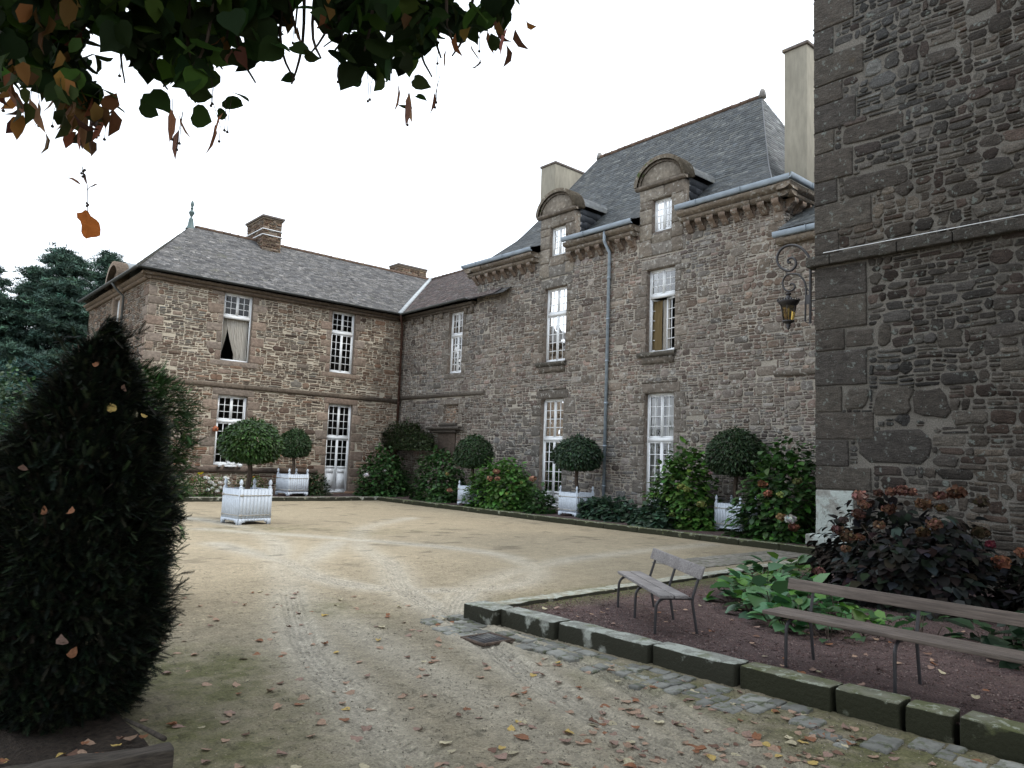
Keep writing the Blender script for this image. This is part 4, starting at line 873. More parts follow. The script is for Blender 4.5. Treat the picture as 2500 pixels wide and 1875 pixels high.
# beds
def sheet(name, x0, x1, y0, y1, z, m_, n, amp, colf, label):
    X, Y = np.meshgrid(np.linspace(x0, x1, n[0]), np.linspace(y0, y1, n[1]), indexing='ij'); x, y = X.ravel(), Y.ravel()
    Z = (z(x, y) if callable(z) else z)+amp*fbm(x*2.3, y*2.3, 3, 5)+amp*.5*vn(x*17, y*17, 6)
    ii = (np.arange(n[0]-1)[:, None]*n[1]+np.arange(n[1]-1)[None]).ravel(); F = np.stack([ii, ii+n[1], ii+n[1]+1, ii+1], 1)
    x = x+(np.clip((8-x)/2.7, 0, 1)*(.35*(6-np.clip(y, 1.8, 7))/4.2-.1) if name == 'gravel_bed' else 0); cc = colf(x, y); o = mesh_np(name, np.stack([x, y, Z], 1), [(F, cc[F[:, 0]], 0)], m_, smooth=True); return tag(o, kind='structure', label=label, cat='ground')
M_grav = mat('red_gravel', attr=True, rough=.95, noise=[((70, 70, 70), .45, 1.6), ((8, 8, 8), .8, 1.2)], bump=[((60, 60, 60), .03)], spots=[(95, .64, .03, (.2, .17, .155), .7)])
redc = lambda x, y: np.array([.08, .053, .05])*(1+.25*fbm(x, y, 3, 3))[:, None]
def bedc(x, y):
    c = redc(x, y); m_ = np.clip(np.exp(-((y-6.25)/.3)**2)*1.1+.35*fbm(x*2, y*2, 3, 7)-.1, 0, .8)[:, None]; return c*(1-m_)+np.array([.09, .095, .035])*m_
sheet('gravel_bed', 5.28, 12.4, -4, 6.36, .088, M_grav, (240, 340), .012, bedc, 'dark red gravel bed with benches')
sheet('planting_bed', 14.78, XB+.05, 3, YA+.05, lambda x, y: .10+.05*np.clip((x-15)/2, 0, 1), M_grav, (30, 200), .012, redc, 'narrow gravel bed at the foot of the main house')
sheet('planting_bed', -4, 14.79, 24.6, YA+.05, .10, M_grav, (200, 30), .01, redc, 'narrow gravel bed at the foot of the wing')
pth = MB(); 
for i in range(14):
    for j in range(3):
        a = 10.4+i*.34; b = 7.35+j*.3+.02*(i % 2)
        if a < 14.4: pth.box(a+.008, a+.332, b+.008, b+.292, -.01, .018, col=tuple(np.array((.2, .185, .16))*random.uniform(.8, 1.15)))
o = pth.build('path', M_cob, bevel=.008); tag(o, kind='structure', label='strip of flat paving slabs beside the far kerb', cat='path')
# loose chips on the near gravel bed
def inst(Vt, Ft, pos, rot, scl):
    """Vt (k,3), Ft (f,3), pos (n,3), rot (n,3,3), scl (n,)|(n,3)"""
    n, k = len(pos), len(Vt); s = scl[:, None] if np.ndim(scl) == 1 else scl
    V = np.einsum('nij,nkj->nki', rot, Vt[None]*s[:, None, :])+pos[:, None, :]
    F = (np.arange(n)*k)[:, None, None]+Ft[None]; return V.reshape(-1, 3), F.reshape(-1, Ft.shape[1])
def rotz(n, r, tilt=.3):
    a = r.uniform(0, 2*math.pi, n); q = r.normal(0, tilt, n); p = r.normal(0, tilt, n); return euler(a, q, p)
def euler(a, q, p):
    ca, sa, cq, sq, cp, sp = np.cos(a), np.sin(a), np.cos(q), np.sin(q), np.cos(p), np.sin(p); o, i = np.zeros_like(a), np.ones_like(a)
    Z = np.stack([ca, -sa, o, sa, ca, o, o, o, i], 1).reshape(-1, 3, 3); Xr = np.stack([i, o, o, o, cq, -sq, o, sq, cq], 1).reshape(-1, 3, 3); Yr = np.stack([cp, o, sp, o, i, o, -sp, o, cp], 1).reshape(-1, 3, 3)
    return Z@Xr@Yr
r = np.random.default_rng(12); n = 26000
px = 5.42+7*r.random(n)**1.7; py = 1.2+5*r.random(n); k = (px < 12); px, py = px[k], py[k]; n = len(px)
CH = np.array([(-1, -.6, 0), (1, -.5, 0), (.7, .7, 0), (-.8, .6, 0), (0, 0, .8)]); CF = np.array([(0, 1, 4), (1, 2, 4), (2, 3, 4), (3, 0, 4)])
V, F = inst(CH, CF, np.stack([px, py, np.full(n, .088)+.012*fbm(px*2.3, py*2.3, 3, 5)], 1), rotz(n, r, .35), r.uniform(.005, .013, n))
pc = np.array([(.1, .06, .055), (.13, .085, .075), (.075, .05, .05), (.17, .13, .12)])[r.integers(0, 4, n)]
tag(mesh_np('gravel_chips', V, [(F, np.repeat(pc, 4, 0), 0)], M_grav), 'loose dark red gravel chips on the bench bed', 'gravel', kind='stuff')
n = 14000; px = r.uniform(1.2, 5.2, n); py = 1.3+7*r.random(n)**1.5
V, F = inst(CH, CF, np.stack([px, py, np.zeros(n)], 1), rotz(n, r, .35), r.uniform(.0025, .007, n))
pc = np.array([(.2, .17, .12), (.3, .26, .2), (.1, .09, .07)])[r.integers(0, 3, n)]
tag(mesh_np('grit', V, [(F, np.repeat(pc, 4, 0), 0)], M_ground), 'loose grit scattered on the sandy drive', 'grit', kind='stuff')

# ------------------------------------------------------------------ kerbs
kf = thing('stone_kerb', 'thick mossy granite kerb in front of the gravel bed with benches', 'kerb', (5.1, 4, 0))
pts = [(6.32, 5.87, .3, 0), (5.85, 5.12, .24, 1), (5.1, 4.08, .22, 2), (4.06, 3.3, .22, 3), (3.28, 2.58, .22, 4), (2.56, 2.14, .22, 5), (2.12, 1.84, .21, 6), (1.80, 1.1, .24, 7), (1.08, .2, .24, 8), (.18, -.8, .22, 9), (-.82, -2, .22, 9)]
for i, (y1, y0, wd, q) in enumerate(pts):
    yc = (y0+y1)/2; xo = 4.98+.35*(6-yc)/4.2 if yc > 1.8 else 5.33+.02*(1.8-yc)
    if i == 0: xo = 4.9
    rockbox('kerb_stone', (wd, y1-y0-.008, .27), M_kerb if i < 4 else M_kerbm, kf, (xo+wd/2, yc, -.11+(.004 if i % 2 else 0)), seed=400+i, amp=.006, bev=.011, cut=.1, col=(.2, .205, .18) if i < 4 else (.14, .14, .1), rz=.045+(.05 if i == 6 else 0))
kg = thing('edging_kerb', 'low pale stone edging between court and bench bed, running to the tower', 'kerb', (8, 6.4, 0))
x = 5.22; i = 0
while x < 13.4:
    l = random.uniform(.6, 1.1); rockbox('kerb_stone', (l-.01, .2, .2), M_kerb, kg, (x+l/2, 6.25+(x-5)*.05, -.07), seed=430+i, amp=.007, bev=.012, cut=.15, col=(.25, .24, .19), rz=.05); x += l; i += 1
kh = thing('bed_kerb', 'long mossy stone kerb of the planting bed along the main house', 'kerb', (14.6, 16, 0))
yk = 24.35; i = 0
while yk > 3.5:
    l = random.uniform(.9, 1.5); rockbox('kerb_stone', (.24, l-.01, .2), M_kerbm, kh, (14.73, yk-l/2, -.065), seed=450+i, amp=.008, bev=.015, cut=.2, col=(.13, .13, .09)); yk -= l; i += 1
kw = thing('wing_kerb', 'long low stone kerb of the planting bed along the wing', 'kerb', (8, 24.5, 0))
x = -3; i = 0
while x < 14.6:
    l = min(random.uniform(1.0, 1.7), 14.86-x); rockbox('kerb_stone', (l-.01, .26, .2), M_kerb, kw, (x+l/2, 24.9-(x+3)*.028, -.065), seed=480+i, amp=.007, bev=.015, cut=.2, col=(.2, .19, .15), rz=-.028); x += l; i += 1
# cobbled gutter strip in front of the kerb: each sett a part
cb = thing('cobbled_gutter', 'strip of flat grey setts half sunk in the moss along the thick kerb', 'paving', (4.95, 3.5, 0))
yk = 6.5; i = 0
while yk > .9:
    l = random.uniform(.1, .2); x1 = 4.93+.35*(6-yk)/4.2-.012+(.0 if yk > 1.8 else -.03); x = x1; row = 3 if yk > 2.4 else 3
    if yk > 6.15: x1 = x = 5.0
    for k in range(row):
        wd = random.uniform(.1, .24)
        if random.random() < (.85 if yk > 2.9 else .5) and i < 100 and not (5.26 < yk < 5.64 and k >= 1):
            rockbox('sett', (wd-.012, l-.012, .08), M_cob, cb, (x-wd/2, yk-l/2, -.070+random.uniform(-.006, .006)), seed=600+i, amp=.006, bev=.012, cut=.06, col=tuple(np.array((.2, .2, .18))*random.uniform(.6, 1.2)), rz=.06); i += 1
        x -= wd
    yk -= l
gr = thing('drain_grate', 'small slotted iron drain grate in the setts by the kerb corner', 'drain', (4.5, 5.45, .01))
m = MB(); m.box(4.33, 4.36, 5.28, 5.62, .0, .022); m.box(4.67, 4.70, 5.28, 5.62, .0, .022); m.box(4.36, 4.67, 5.28, 5.31, .0, .022); m.box(4.36, 4.67, 5.59, 5.62, .0, .022); m.build('frame', mat('rusty_iron', base=(.09, .065, .05), noise=[((30, 30, 30), .6, 1.4)]), gr)
m = MB()
for k in range(7): m.box(4.365+k*.044, 4.388+k*.044, 5.312, 5.588, .002, .02)
m.build('slat', M_iron, gr); m = MB(); m.box(4.36, 4.67, 5.31, 5.59, -.02, .0015); m.build('dark_underlay', M_int, gr)  # dark slab under the slats stands in for the shade below

# ------------------------------------------------------------------ foliage tools
def leaf_t(w_=.3, droop=.15, fold=.08):
    y = [0, .3, .68, 1]; ww = [0, .95*w_, .8*w_, 0]; z = [0, .02, -.05*droop*5, -droop]
    V = [(0, y[i], z[i]-(0)) for i in range(4)]+[(-ww[1], y[1], z[1]+fold), (-ww[2], y[2], z[2]+fold), (ww[1], y[1], z[1]+fold), (ww[2], y[2], z[2]+fold)]
    F = [(0, 6, 1), (6, 7, 1), (1, 7, 2), (7, 3, 2), (0, 1, 4), (4, 1, 5), (1, 2, 5), (5, 2, 3)]
    return np.array(V), np.array(F)
def frames(out, up, r, jit=.5):
    """rotation matrices whose +Y (leaf axis) follows `out` and +Z roughly `up`"""
    o = out+r.normal(0, jit, out.shape); o /= np.linalg.norm(o, axis=1)[:, None]+1e-9
    u = up+r.normal(0, jit*.6, out.shape); x = np.cross(o, u); x /= np.linalg.norm(x, axis=1)[:, None]+1e-9; z = np.cross(x, o)
    return np.stack([x, o, z], 2)
def colvar(base, n, r, var=.25, hue=.1):
    c = np.array(base)[r.integers(0, len(base), n)]*np.exp(r.normal(0, var, n))[:, None]*(1+r.normal(0, hue, (n, 3))); return np.clip(c, .003, .9)
def foliage(name, parent, pos, out, up, size, T, pal, m_, r, jit=.5, var=.25):
    n = len(pos); V, F = inst(T[0], T[1], pos, frames(out, up, r, jit), size); c = colvar(pal, n, r, var)
    return mesh_np(name, V, [(F, np.repeat(c, len(T[1]), 0), 0)], m_, parent)
UP = lambda n: np.tile([0, 0, 1.], (n, 1))
GREEN = [(.035, .075, .015), (.045, .095, .02), (.028, .06, .014), (.06, .11, .022)]
DGREEN = [(.02, .045, .016), (.028, .058, .02), (.035, .065, .024)]

# ------------------------------------------------------------------ planters (tubs) with clipped bay trees
def make_tub():
    t = thing('planter_tub', '', 'planter')
    s, h, taper = .37, .76, .96
    def side(k):
        m = MB(); a = k*math.pi/2; n = 9
        fr = lambda u, z, d: (math.cos(a)*u*(1)+math.sin(a)*(s*(1-(1-taper)*(h-z)/h*0)+d+.014), math.sin(a)*u-math.cos(a)*(s+d+.014), z)
        W_ = s+.034
        for i in range(n):
            u0 = -W_+2*W_*i/n; u1 = -W_+2*W_*(i+1)/n; m.box(u0+.0018, u1-.0018, .1, h-.005, .022, .032, fr)
        m.box(-s+.04, s-.04, .1, h-.01, .008, .0215, fr)
        # arched skirt at the foot
        for i in range(10):
            u0 = -W_+2*W_*i/10; u1 = u0+2*W_/10; c = abs((u0+u1)/2)/W_; zb = 0 if c > .85 else .045 if c > .65 else .075
            m.box(u0, u1, zb, .125, .0325, .0375, fr)
        b = m.build('side_panel', M_tub, t)
        m = MB()
        for z in (.2, .62): m.box(-s+.0, s-.0, z-.009, z+.009, .0325, .044, fr); m.tube([fr(-s+.02, z-.03, .046), fr(-s+.02, z+.03, .046)], .008, 6); m.box(-s-.04, -s+.05, z-.022, z+.022, .0325, .041, fr)
        m.build('hinge_bar', M_hinge, b)
    for k in range(4): side(k)
    for sx in (-1, 1):
        for sy in (-1, 1):
            m = MB(); x, y = sx*(s-.0), sy*(s-.0); m.box(x-.033, x+.033, y-.033, y+.033, 0, h+.03); p = m.build('corner_post', M_tub, t, bevel=.005)
            m = MB(); m.lathe([(.03, 0), (.042, .012), (.02, .028), (.022, .04), (.04, .07), (.043, .1), (.03, .14), (.008, .17)], (x, y, h+.03), 14); m.build('finial', M_tub, p, smooth=True)
    m = MB(); m.box(-s+.03, s-.03, -s+.03, s-.03, .2, h-.06); m.build('soil', M_soil, t)
    return t
def copy_tree(o, parent=None):
    c = o.copy(); COL.objects.link(c)
    if parent is not None: c.parent = parent
    for ch in list(o.children): copy_tree(ch, c)
    return c
tub0 = make_tub()
tubs = [((6.83, 17.12), (.97, .97, 1.05), .12, 'large pale grey wooden tub with clipped tree, standing alone on the open sand', 0.0),
        ((11.9, 25.78), 1.0, .12, 'pale grey wooden tub on the bed beside the white glazed door of the wing', .12),
        ((15.62, 19.95), .85, 0, 'pale grey wooden tub half hidden behind the big hydrangea with pinkish heads', .12),
        ((15.98, 15.45), .9, 0, 'pale grey wooden tub below the grey downpipe of the main house', .12),
        ((16.42, 10.42), .9, 0, 'grey wooden tub nearest the tower, between two tall hydrangeas', .13)]
def make_topiary(idx, R, zc, hh, trunk_z, pal, n, leafl, seed, label):
    r = np.random.default_rng(seed); t = thing('topiary_tree', label, 'tree', (0, 0, 0), 'clipped round trees in tubs')
    v = r.normal(0, 1, (n, 3)); v /= np.linalg.norm(v, axis=1)[:, None]
    lat = np.where(v[:, 2] < -.6, -.6+(v[:, 2]+.6)*.35, v[:, 2]); v2 = v.copy(); v2[:, 2] = lat
    rad = np.where(r.random(n) < .75, r.uniform(.9, 1.0, n), r.uniform(.55, .92, n))
    bump_ = 1+.045*vn(v[:, 0]*2.5+seed, v[:, 1]*2.5+v[:, 2]*2, 3)+.03*vn(v[:, 0]*7+seed, v[:, 1]*7+v[:, 2]*5, 5)
    pos = v2*np.array([R, R, hh])[None]*(rad*bump_)[:, None]+[0, 0, zc]
    out = v2*[1, 1, .5]+[0, 0, -.55]
    foliage('crown', t, pos-out/np.linalg.norm(out, axis=1)[:, None]*leafl*.5, out, v2+[0, 0, .3], r.uniform(.7, 1.25, n)*leafl, leaf_t(.2, .1, .03), pal, M_leaf, r, .32, .26)
    m = MB(); w_ = [Vector((.02*math.sin(k*1.3+seed), .02*math.cos(k*1.7+seed), trunk_z+(zc-.1-trunk_z)*k/5)) for k in range(6)]; m.tube(w_, [.075, .062, .056, .054, .06, .075], 10)
    for k in range(9):
        a = k*.7+seed; m.tube([w_[5]-Vector((0, 0, .14)), w_[5]+Vector((math.cos(a)*R*.35, math.sin(a)*R*.35, hh*.1)), w_[5]+Vector((math.cos(a)*R*.75, math.sin(a)*R*.75, hh*.25))], [.025, .016, .006], 5)
    m.build('trunk', M_bark, t, smooth=True); return t
tp = [(.71, 1.80, .56, .7, [(.028, .064, .013), (.038, .08, .016), (.022, .05, .012)], 7500, .105, 'bright green clipped mushroom-shaped tree in the tub on the open sand'),
      (.60, 1.92, .58, .8, DGREEN, 6000, .095, 'dark green clipped ball tree in the tub beside the wing door'),
      (.68, 1.82, .62, .8, DGREEN, 5500, .1, 'dark clipped tree in the tub behind the pink-headed hydrangea'),
      (.74, 1.86, .56, .8, [(.022, .045, .024), (.03, .058, .03), (.04, .07, .035)], 5600, .115, 'clipped tree with drooping leaves in the tub below the grey downpipe'),
      (.74, 1.98, .66, .8, [(.018, .04, .016), (.026, .05, .02), (.034, .06, .024)], 6500, .1, 'dark dense clipped tree in the tub nearest the tower')]
for i, ((p, sc, rz, lab, gz), q) in enumerate(zip(tubs, tp)):
    t = tub0 if i == 0 else copy_tree(tub0)
    t.location = (p[0], p[1], gz); t.scale = sc if i == 0 else (sc,)*3; sc = 1.0 if i == 0 else sc; t.rotation_euler.z = rz; t['label'] = lab; t['group'] = 'wooden tubs with clipped trees'
    tr_ = make_topiary(i, q[0], q[1]-gz, q[2], .6*sc, q[4], q[5], q[6], 30+i, q[7]); tr_.location = (p[0], p[1], gz)

# ------------------------------------------------------------------ shrubs
def shrub(name, label, cat, c, rad, pal, n, leafl, T, seed, group=None, flowers=(), m_=None, stems=8, flat=.75, var=.3, droopy=.25, lump=.18):
    r = np.random.default_rng(seed); t = thing(name, label, cat, c, group)
    v = r.normal(0, 1, (n, 3)); v[:, 2] = np.abs(v[:, 2])*1.0-.12; v /= np.linalg.norm(v, axis=1)[:, None]
    rr = r.random(n)**.4; rr = np.where(r.random(n) < .6, r.uniform(.82, 1.03, n), rr)
    b = 1+lump*vn(v[:, 0]*2+seed, v[:, 1]*2+v[:, 2]*2.3, 3)+lump*.6*vn(v[:, 0]*5+seed, v[:, 1]*5+v[:, 2]*5, 4)
    P = v*np.array(rad)*(rr*b)[:, None]; P[:, 2] = np.maximum(P[:, 2], .03)
    out = v*[1, 1, .35]+[0, 0, -droopy]; V0 = P+np.array(c)
    foliage('foliage', t, V0, out, v*.5+[0, 0, 1], r.uniform(.6, 1.25, n)*leafl, T, pal, m_ or M_leaf, r, .35, var)
    m = MB()
    for k in range(stems):
        a = r.uniform(0, 6.28); e = np.array([math.cos(a)*rad[0]*.7, math.sin(a)*rad[1]*.7, rad[2]*r.uniform(.5, .85)])
        m.tube([np.array(c)+e*[.15, .15, 0], np.array(c)+e*[.5, .5, .55], np.array(c)+e], [.012, .009, .004], 5)
    m.build('stem', M_bark, t)
    for (fx, fy, fz, fr_, fc) in flowers:
        q = np.array([fx, fy, fz]); k = 80; d = r.normal(0, 1, (k, 3)); d /= np.linalg.norm(d, axis=1)[:, None]
        PT = (np.array([(-.5, -.5, 0), (.5, -.5, 0), (.5, .5, .12), (-.5, .5, .12), (0, 0, -.1)]), np.array([(0, 1, 4), (1, 2, 4), (2, 3, 4), (3, 0, 4)]))
        V, F = inst(PT[0], PT[1], q+d*fr_*r.uniform(.62, 1.08, k)[:, None]*[1.05, 1.05, .72], frames(np.cross(d, r.normal(0, 1, (k, 3))), d, r, .55), fr_*r.uniform(.35, .6, k))
        mesh_np('flower_head', V, [(F, np.repeat(colvar([tuple(v*(.75 if sum(fc) > 1.2 else .8) for v in fc)], k, r, .38, .08), 4, 0), 0)], M_pet, t)
    return t
HYD = leaf_t(.42, .16, .06); HG = [(.05, .13, .022), (.065, .155, .03), (.035, .085, .018), (.09, .17, .035)]; HG2 = [(.032, .08, .022), (.045, .1, .026), (.025, .06, .018)]
PINK = (.36, .2, .14); GRN = (.2, .24, .07); WHT = (.75, .73, .7); RUSTY = (.26, .125, .07)
HGRP = 'hydrangeas at the foot of the walls'
def onp(px, py, ax, val):
    d = M3.T @ np.array([(px-1250)/FPX, (py-937.5)/FPX, 1]); t = (val-CAM[ax])/d[ax]; return tuple(float(v) for v in CAM+d*t)
Z2 = lambda a, b: (400+a*.4069, 850+b*.4069); Z4 = lambda a, b: (1100+a*.4069, 850+b*.4069)
fl = lambda zf, a, b, x, s, c: (*onp(*zf(a, b), 0, x), s, c)
shrub('hydrangea', 'dark green hydrangea right of the wing door with one pale flower head', 'hydrangea', (15.6, 25.6, .1), (1.15, .95, 1.75), HG2, 2600, .15, HYD, 51, HGRP, [(*onp(*Z2(1213, 762), 1, 24.95), .1, WHT), (*onp(*Z2(1330, 735), 1, 25.0), .05, WHT)], lump=.22)
shrub('climbing_shrub', 'olive feathery shrub trained on the wall in the inner corner of the court', 'shrub', (16.55, 25.5, 1.95), (.6, 1.75, 1.0), [(.025, .045, .015), (.035, .052, .018), (.035, .042, .02)], 9000, .11, leaf_t(.22, .1, .02), 52, lump=.25)
shrub('hydrangea', 'leafy hydrangea below the blocked window in the inner corner', 'hydrangea', (15.95, 22.3, .1), (.72, 1.3, 1.75), HG2, 2600, .15, HYD, 53, HGRP, [fl(Z2, 1715, 852, 15.1, .09, PINK), fl(Z2, 1700, 755, 15.2, .07, (.25, .2, .08))])
shrub('hydrangea', 'broad bright green hydrangea with pink faded heads left of the first glazed door', 'hydrangea', (15.75, 18.6, .1), (.85, 1.35, 1.55), HG, 3200, .16, HYD, 54, HGRP,
      [fl(Z4, 275, 740, 15.0, .1, PINK), fl(Z4, 235, 780, 14.95, .09, PINK), fl(Z4, 282, 782, 14.95, .09, PINK), fl(Z4, 492, 782, 15.1, .1, PINK), fl(Z4, 425, 805, 15, .05, GRN)])
shrub('low_plant', 'low bluish leafy plant in front of the first glazed door', 'plant', (15.7, 16.7, .1), (.45, .5, .75), HG2, 700, .14, leaf_t(.4, .1, .05), 55, 'low plants between the hydrangeas')
shrub('low_plant', 'wide low bluish-green plant mound at the foot of the grey downpipe', 'plant', (15.95, 14.15, .1), (.5, 1.25, .62), [(.035, .065, .04), (.045, .08, .05)], 1700, .15, leaf_t(.45, .1, .05), 56, 'low plants between the hydrangeas')
shrub('low_plant', 'low bluish plant mound in front of the second glazed door', 'plant', (15.45, 12.15, .1), (.5, .65, .58), [(.035, .065, .04), (.045, .08, .05)], 1000, .15, leaf_t(.45, .1, .05), 57, 'low plants between the hydrangeas')
shrub('hydrangea', 'tall hydrangea in front of the second glazed door with yellow-green heads', 'hydrangea', (16.05, 11.75, .1), (.65, 1.0, 1.85), HG, 3000, .16, HYD, 58, HGRP,
      [fl(Z4, 1385, 830, 15.3, .1, GRN), fl(Z4, 1420, 848, 15.3, .09, GRN), fl(Z4, 1505, 935, 15.4, .1, (.16, .18, .06)), fl(Z4, 1560, 750, 15.6, .05, (.3, .2, .2)), fl(Z4, 1330, 1000, 15.2, .07, (.1, .13, .04))], lump=.22)
shrub('hydrangea', 'tall hydrangea beside the tower with brown heads and one white head', 'hydrangea', (15.95, 8.9, .1), (.85, 1.05, 2.05), HG2+HG[:1], 3200, .16, HYD, 59, HGRP,
      [fl(Z4, 1873, 815, 15.2, .1, RUSTY), fl(Z4, 1905, 872, 15.2, .1, (.35, .15, .1)), fl(Z4, 1985, 878, 15.2, .09, GRN), fl(Z4, 1985, 1015, 14.95, .1, (.3, .2, .1)), fl(Z4, 2042, 1025, 14.9, .11, WHT), fl(Z4, 2060, 1075, 14.9, .1, (.2, .09, .06)), fl(Z4, 2080, 800, 15.2, .09, (.14, .14, .06))], lump=.22)
shrub('evergreen_shrub', 'small dark evergreen shrub between tub and wing door', 'shrub', (12.85, 26.0, .1), (.6, .45, .74), DGREEN, 1500, .12, leaf_t(.28, .1, .03), 60)
shrub('low_plant', 'small green plant behind the tub on the sand, against the wing wall', 'plant', (10.6, 26.2, .1), (.75, .4, .7), GREEN, 900, .09, leaf_t(.3, .1, .03), 61, flowers=[(10.5, 25.9, .75, .03, (.6, .3, .05))])
r_ = np.random.default_rng(9)
shrub('flowering_plant', 'bushy plant with many small white flowers at the foot of the wing', 'plant', (8.75, 25.7, .1), (.85, .55, .75), GREEN, 1900, .08, leaf_t(.25, .1, .03), 62,
      flowers=[(8.75+r_.uniform(-.1, .75), 25.25+r_.uniform(-.1, .1),   .25+r_.uniform(0, .5), .058, (.95, .95, .9)) for _ in range(26)]+[(8.4+r_.uniform(-.2, .3), 25.4, .8+r_.uniform(0, .12), .03, (.6, .5, .03)) for _ in range(5)])
pot = thing('flower_pot', 'square terracotta pot beside the white-flowered plant', 'pot', (9.85, 25.6, .1)); m = MB()
m.box(9.71, 9.99, 25.48, 25.72, .1, .33); m.box(9.69, 10.01, 25.46, 25.74, .331, .4); m.build('pot_body', M_terra, pot, bevel=.01); m = MB(); m.box(9.73, 9.97, 25.5, 25.7, .401, .41); m.build('soil', M_soil, pot)
bh = thing('bird_house', 'tiny terracotta bird box hanging beside the lower wing window', 'bird house', (9.42, YA-.12, 2.38)); m = MB()
m2 = [(-.08, 0), (.08, 0), (.08, .13), (0, .2), (-.08, .13)]; V = [(9.42+a, YA-y, 2.3+b) for y in (.06, .18) for a, b in m2]; m.add(V, [(0, 1, 2, 3, 4), (5, 6, 7, 8, 9), (0, 1, 6, 5), (1, 2, 7, 6), (2, 3, 8, 7), (3, 4, 9, 8), (4, 0, 5, 9)]); b_ = m.build('box', M_terra, bh)
m = MB(); m.tube([(9.42, YA-.175, 2.38), (9.42, YA-.185, 2.38)], .028, 12); m.build('hole', M_int, bh)  # dark disc stands in for the shaded opening
# ornaments on the lower wing window sill
for i, (dx, lab) in enumerate(((.18, 'small white jar on the lower wing window sill'), (.55, 'white ornament with raised points on the lower wing window sill'), (.9, 'white bowl on the lower wing window sill near the tree'))):
    m = MB(); c = (9.47+dx, YA-.17, 1.06)
    if i == 1:
        m.box(c[0]-.2, c[0]+.22, c[1]-.05, c[1]+.05, c[2], c[2]+.05)
        for k in (-.1, -.04, .15): m.tube([(c[0]+k, c[1], c[2]+.05), (c[0]+k+.02, c[1], c[2]+.26)], [.04, .006], 8)
    else: m.lathe([(.05, 0), (.08, .03), (.085, .08), (.06, .11), (.065, .12)], c, 14)
    o = m.build('window_ornament', M_white, smooth=(i != 1)); tag(o, lab, 'ornament')

# ------------------------------------------------------------------ benches
def bench(label, org, d, L_, fy, back_dir, depth, seat_z, top_z, mw_, seat_w, wood_t=.03, bd=.1, lean=.09):
    """org: foot of the first front leg; d: unit vector along the bench; back_dir: unit vector towards the back"""
    d = Vector((*d, 0)).normalized(); b = Vector((*back_dir, 0)).normalized(); o = Vector((org[0], org[1], .085))
    t = thing('park_bench', label, 'bench', tuple(o), 'benches on the gravel bed')
    at = lambda s, q, z: o+d*s+b*q+Vector((0, 0, z-.085))
    for s in fy:
        m = MB()
        m.tube(smooth([at(s, -.005, .06), at(s, 0, seat_z-.14), at(s, .012, seat_z-.075), at(s, .05, seat_z-.035), at(s, .12, seat_z-.022), at(s, depth, seat_z-.022)], 5), .0135, 8)
        m.tube([at(s, depth+.05, .06), at(s, depth-.005, seat_z-.06), at(s, depth+.0, seat_z), at(s, depth+lean, top_z)], .0135, 8)
        m.build('leg_frame', M_iron, t, smooth=True)
    a, e = L_
    n = 2; gap = .012; w_ = (seat_w-gap)/n
    for i in range(n):
        m = MB(); q0 = .01+i*(w_+gap); fr = lambda s, q, z: at(s, q, z)
        nseg = 12
        for k in range(1): m.box(a+(.004*i), e-(.006*(1-i)), q0, q0+w_, seat_z-.008, seat_z-.008+wood_t, fr)
        m.build('seat_slat', mw_, t, bevel=.005)
    m = MB(); f2 = lambda s, q, z: at(s, depth+lean*(z-seat_z)/(top_z-seat_z)-.03+q, z)
    m.box(a, e, 0, .022, top_z-bd, top_z+.004, f2); m.build('back_slat', mw_, t, bevel=.005)
    return t
bench('short weathered grey two-slat bench standing at an angle by the kerb corner', (5.76, 4.5), (.558, .83), (-.1, 1.42), (0, .66, 1.31), (.83, -.558), .36, .44, .72, M_wood, .27, bd=.11)
bench('long brown bench in the right foreground running out of the frame', (5.76, 3.19), (0, -1), (-.22, 2.0), (0, .84, 1.68), (1, 0), .40, .475, .72, M_wood2, .3, bd=.085, lean=.07)

